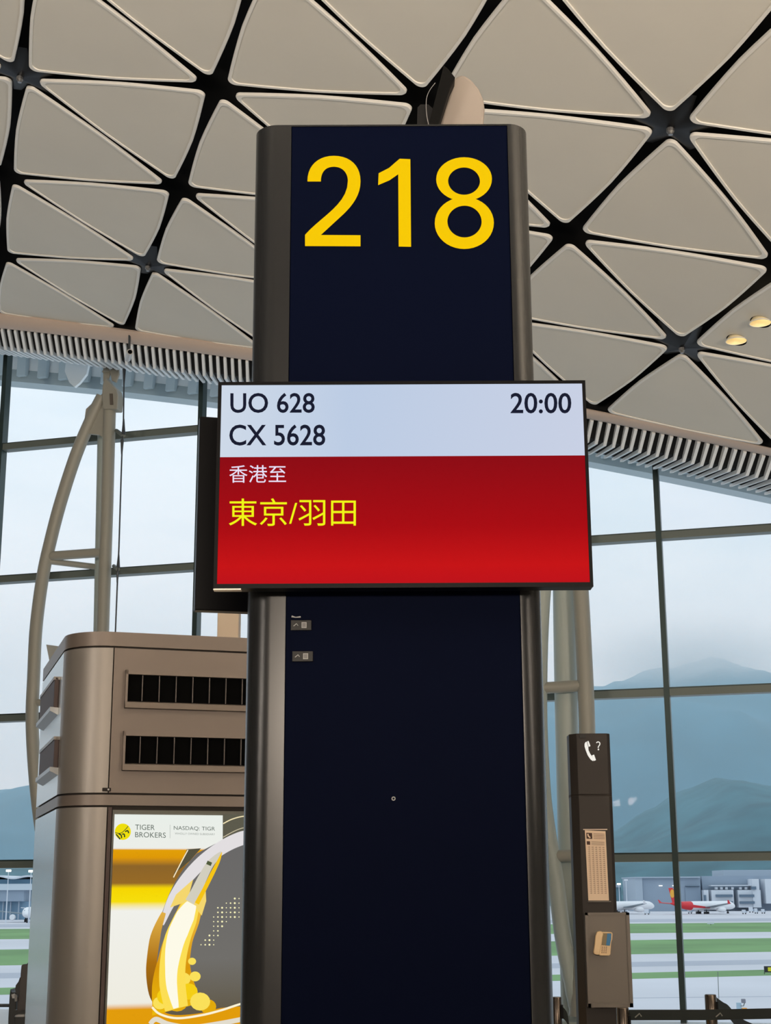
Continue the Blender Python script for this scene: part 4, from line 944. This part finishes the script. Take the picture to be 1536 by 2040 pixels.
# taxiway sign and beacon
P = gnd(1530, 1941); t_ = thing('taxiway_sign', P, 'black and yellow taxiway sign on the grass at the right edge', 'sign')
L = 22 / FPX * P.y; MB().cbox(P + Vector((L * .2, 0, .9)), (L, 0, 0), (0, .3, 0), (0, 0, 1.1)).build('sign_board', m_tyre, t_); MB().cbox(P + Vector((L * .3, -.18, .9)), (L * .6, 0, 0), (0, .05, 0), (0, 0, .7)).build('sign_face', mat('sign_yellow', (.85, .75, .03), .5), t_)
for dx in (-.3, .5): MB().cbox(P + Vector((L * dx, 0, .2)), (.1, 0, 0), (0, .1, 0), (0, 0, .4)).build('sign_leg', m_tyre, t_)
YV = 60; P = at(1476, 2030, YV); t_ = thing('camera_box', Vector((P.x, YV, GZ)), 'blue-grey equipment box with a dark head and orange lamp beyond the black belt', 'equipment')
MB().box((at(1469, 2000, YV).x, YV, GZ), (7.5 / FPX * YV, 0, 0), (0, .2, 0), (0, 0, at(1469, 1998, YV).z - GZ)).build('box_post', mat('box_blue', (.35, .48, .58), .5), t_)
MB().cbox(at(1481, 1994, YV), (.15, 0, 0), (0, .15, 0), (0, 0, .15)).build('camera_head', mat('head_grey', (.2, .2, .24), .5), t_, bevel=.02)
MB().stroke([at(1483, 1998, YV), at(1481, 2004, YV), at(1476, 2004, YV)], .03, NF, .04).build('camera_arm', m_trans, t_)
MB().cbox(at(1483, 2011, YV), (.2, 0, 0), (0, .15, 0), (0, 0, .12)).build('orange_lamp', mat('orange', (.85, .35, .05), .5), t_, bevel=.03)
P = gnd(1432, 1990); t_ = thing('marker_pole', P, 'thin dark pole on the tarmac above the rightmost belt post', 'pole')
MB().tube([P, at(1430, 1936, P.y)], .05, 6).build('pole', m_trans, t_)
P = gnd(1416, 1843); t_ = thing('marker_sign', P, 'small white marker board on the far grass strip below the airliner', 'marker')
MB().cbox(P + Z * .8, (3, 0, 0), (0, .3, 0), (0, 0, .7)).build('marker_board', m_bwhite, t_); MB().cbox(P + Z * .2, (.2, 0, 0), (0, .2, 0), (0, 0, .5)).build('marker_leg', m_tyre, t_)

# ================================================================== hills
import mathutils.noise as mn
def interp(T, x):
    for (a, b), (c, d) in zip(T, T[1:]):
        if x <= c:
            u = (x - a) / (c - a); u = max(0, min(1, u)); u = u * u * (3 - 2 * u) * .5 + u * .5; return b + (d - b) * u
    return T[-1][1]
def hill(nm, T, Yr, Y0, m, amp, lab, nx=150, ny=26, x0=-700, x1=2300):
    vs = []; fs = []
    for i in range(nx):
        px = x0 + (x1 - x0) * i / (nx - 1); base = at(px, 1788, Yr).x; zr = at(px, interp(T, px), Yr).z
        for j in range(ny):
            v = j / (ny - 4); y = Y0 + (Yr - Y0) * v
            x = base * (.75 + .25 * v)
            prof = math.sin(min(v, 1) * math.pi / 2) ** 1.15 if v <= 1 else 1 - (v - 1) * 2.2
            nz = mn.fractal(Vector((x / 300, y / 420, 3.1)), 1.0, 2.0, 5) * amp
            edge = min(1, v * 4)
            vs.append(Vector((x, y, GZ - 1 + (zr - GZ) * prof + nz * edge * (.25 + .75 * (1 - abs(v - .55)))) ))
    for i in range(nx - 1):
        for j in range(ny - 1): fs.append((i * ny + j, (i + 1) * ny + j, (i + 1) * ny + j + 1, i * ny + j + 1))
    o = MB().add(vs, fs).build(nm, m, None, True); return struct(o, lab)
far = [(-700, 1620), (-200, 1596), (0, 1580), (60, 1572), (250, 1566), (600, 1540), (900, 1440), (1100, 1400), (1184, 1386), (1260, 1372), (1330, 1350), (1400, 1338), (1450, 1334), (1490, 1346), (1536, 1350), (1800, 1400), (2300, 1500)]
near = [(-700, 1745), (0, 1738), (300, 1730), (800, 1710), (1100, 1690), (1227, 1668), (1300, 1630), (1370, 1590), (1440, 1560), (1536, 1572), (1700, 1540), (2300, 1600)]
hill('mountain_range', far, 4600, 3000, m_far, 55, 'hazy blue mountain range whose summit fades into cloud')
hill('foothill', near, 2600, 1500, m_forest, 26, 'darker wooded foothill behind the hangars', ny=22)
# haze: a real homogeneous scattering volume over the bay and the hills
hz = bpy.data.materials.new('haze'); hz.use_nodes = True; t = hz.node_tree; t.nodes.clear()
vsn = N(t, 'ShaderNodeVolumeScatter'); vsn.inputs['Color'].default_value = (.56, .84, 1, 1); vsn.inputs['Density'].default_value = .00030; vsn.inputs['Anisotropy'].default_value = .2
ouv = N(t, 'ShaderNodeOutputMaterial'); t.links.new(vsn.outputs[0], ouv.inputs['Volume'])
hb = MB().box((-5000, 1250, GZ - 4), (10000, 0, 0), (0, 3500, 0), (0, 0, 730)).build('haze', hz)
hb['kind'] = 'stuff'; hb['label'] = 'pale blue haze hanging over the airfield and mountains'; hb['category'] = 'haze'

cl = bpy.data.materials.new('cloud'); cl.use_nodes = True; t = cl.node_tree; t.nodes.clear()
vs2 = N(t, 'ShaderNodeVolumeScatter'); vs2.inputs['Color'].default_value = (1, 1, 1, 1); vs2.inputs['Anisotropy'].default_value = .3
tcc = N(t, 'ShaderNodeTexCoord'); gdt = N(t, 'ShaderNodeTexGradient', gradient_type='QUADRATIC_SPHERE'); mpc = N(t, 'ShaderNodeMapping'); mpc.inputs['Location'].default_value = (-1, -1, -1); mpc.inputs['Scale'].default_value = (2, 2, 2)
t.links.new(tcc.outputs['Generated'], mpc.inputs[0]); t.links.new(mpc.outputs[0], gdt.inputs[0])
mm = N(t, 'ShaderNodeMath', operation='MULTIPLY'); mm.inputs[1].default_value = .009; t.links.new(gdt.outputs['Fac'], mm.inputs[0]); t.links.new(mm.outputs[0], vs2.inputs['Density'])
ou2 = N(t, 'ShaderNodeOutputMaterial'); t.links.new(vs2.outputs[0], ou2.inputs['Volume'])
cc = at(1385, 1318, 4150)
cm = MB().cbox(cc, (900, 0, 0), (0, 900, 0), (0, 0, 330))
co_ = cm.build('cloud', cl); co_['kind'] = 'stuff'; co_['label'] = 'soft low cloud wrapped around the mountain summit at right'; co_['category'] = 'cloud'
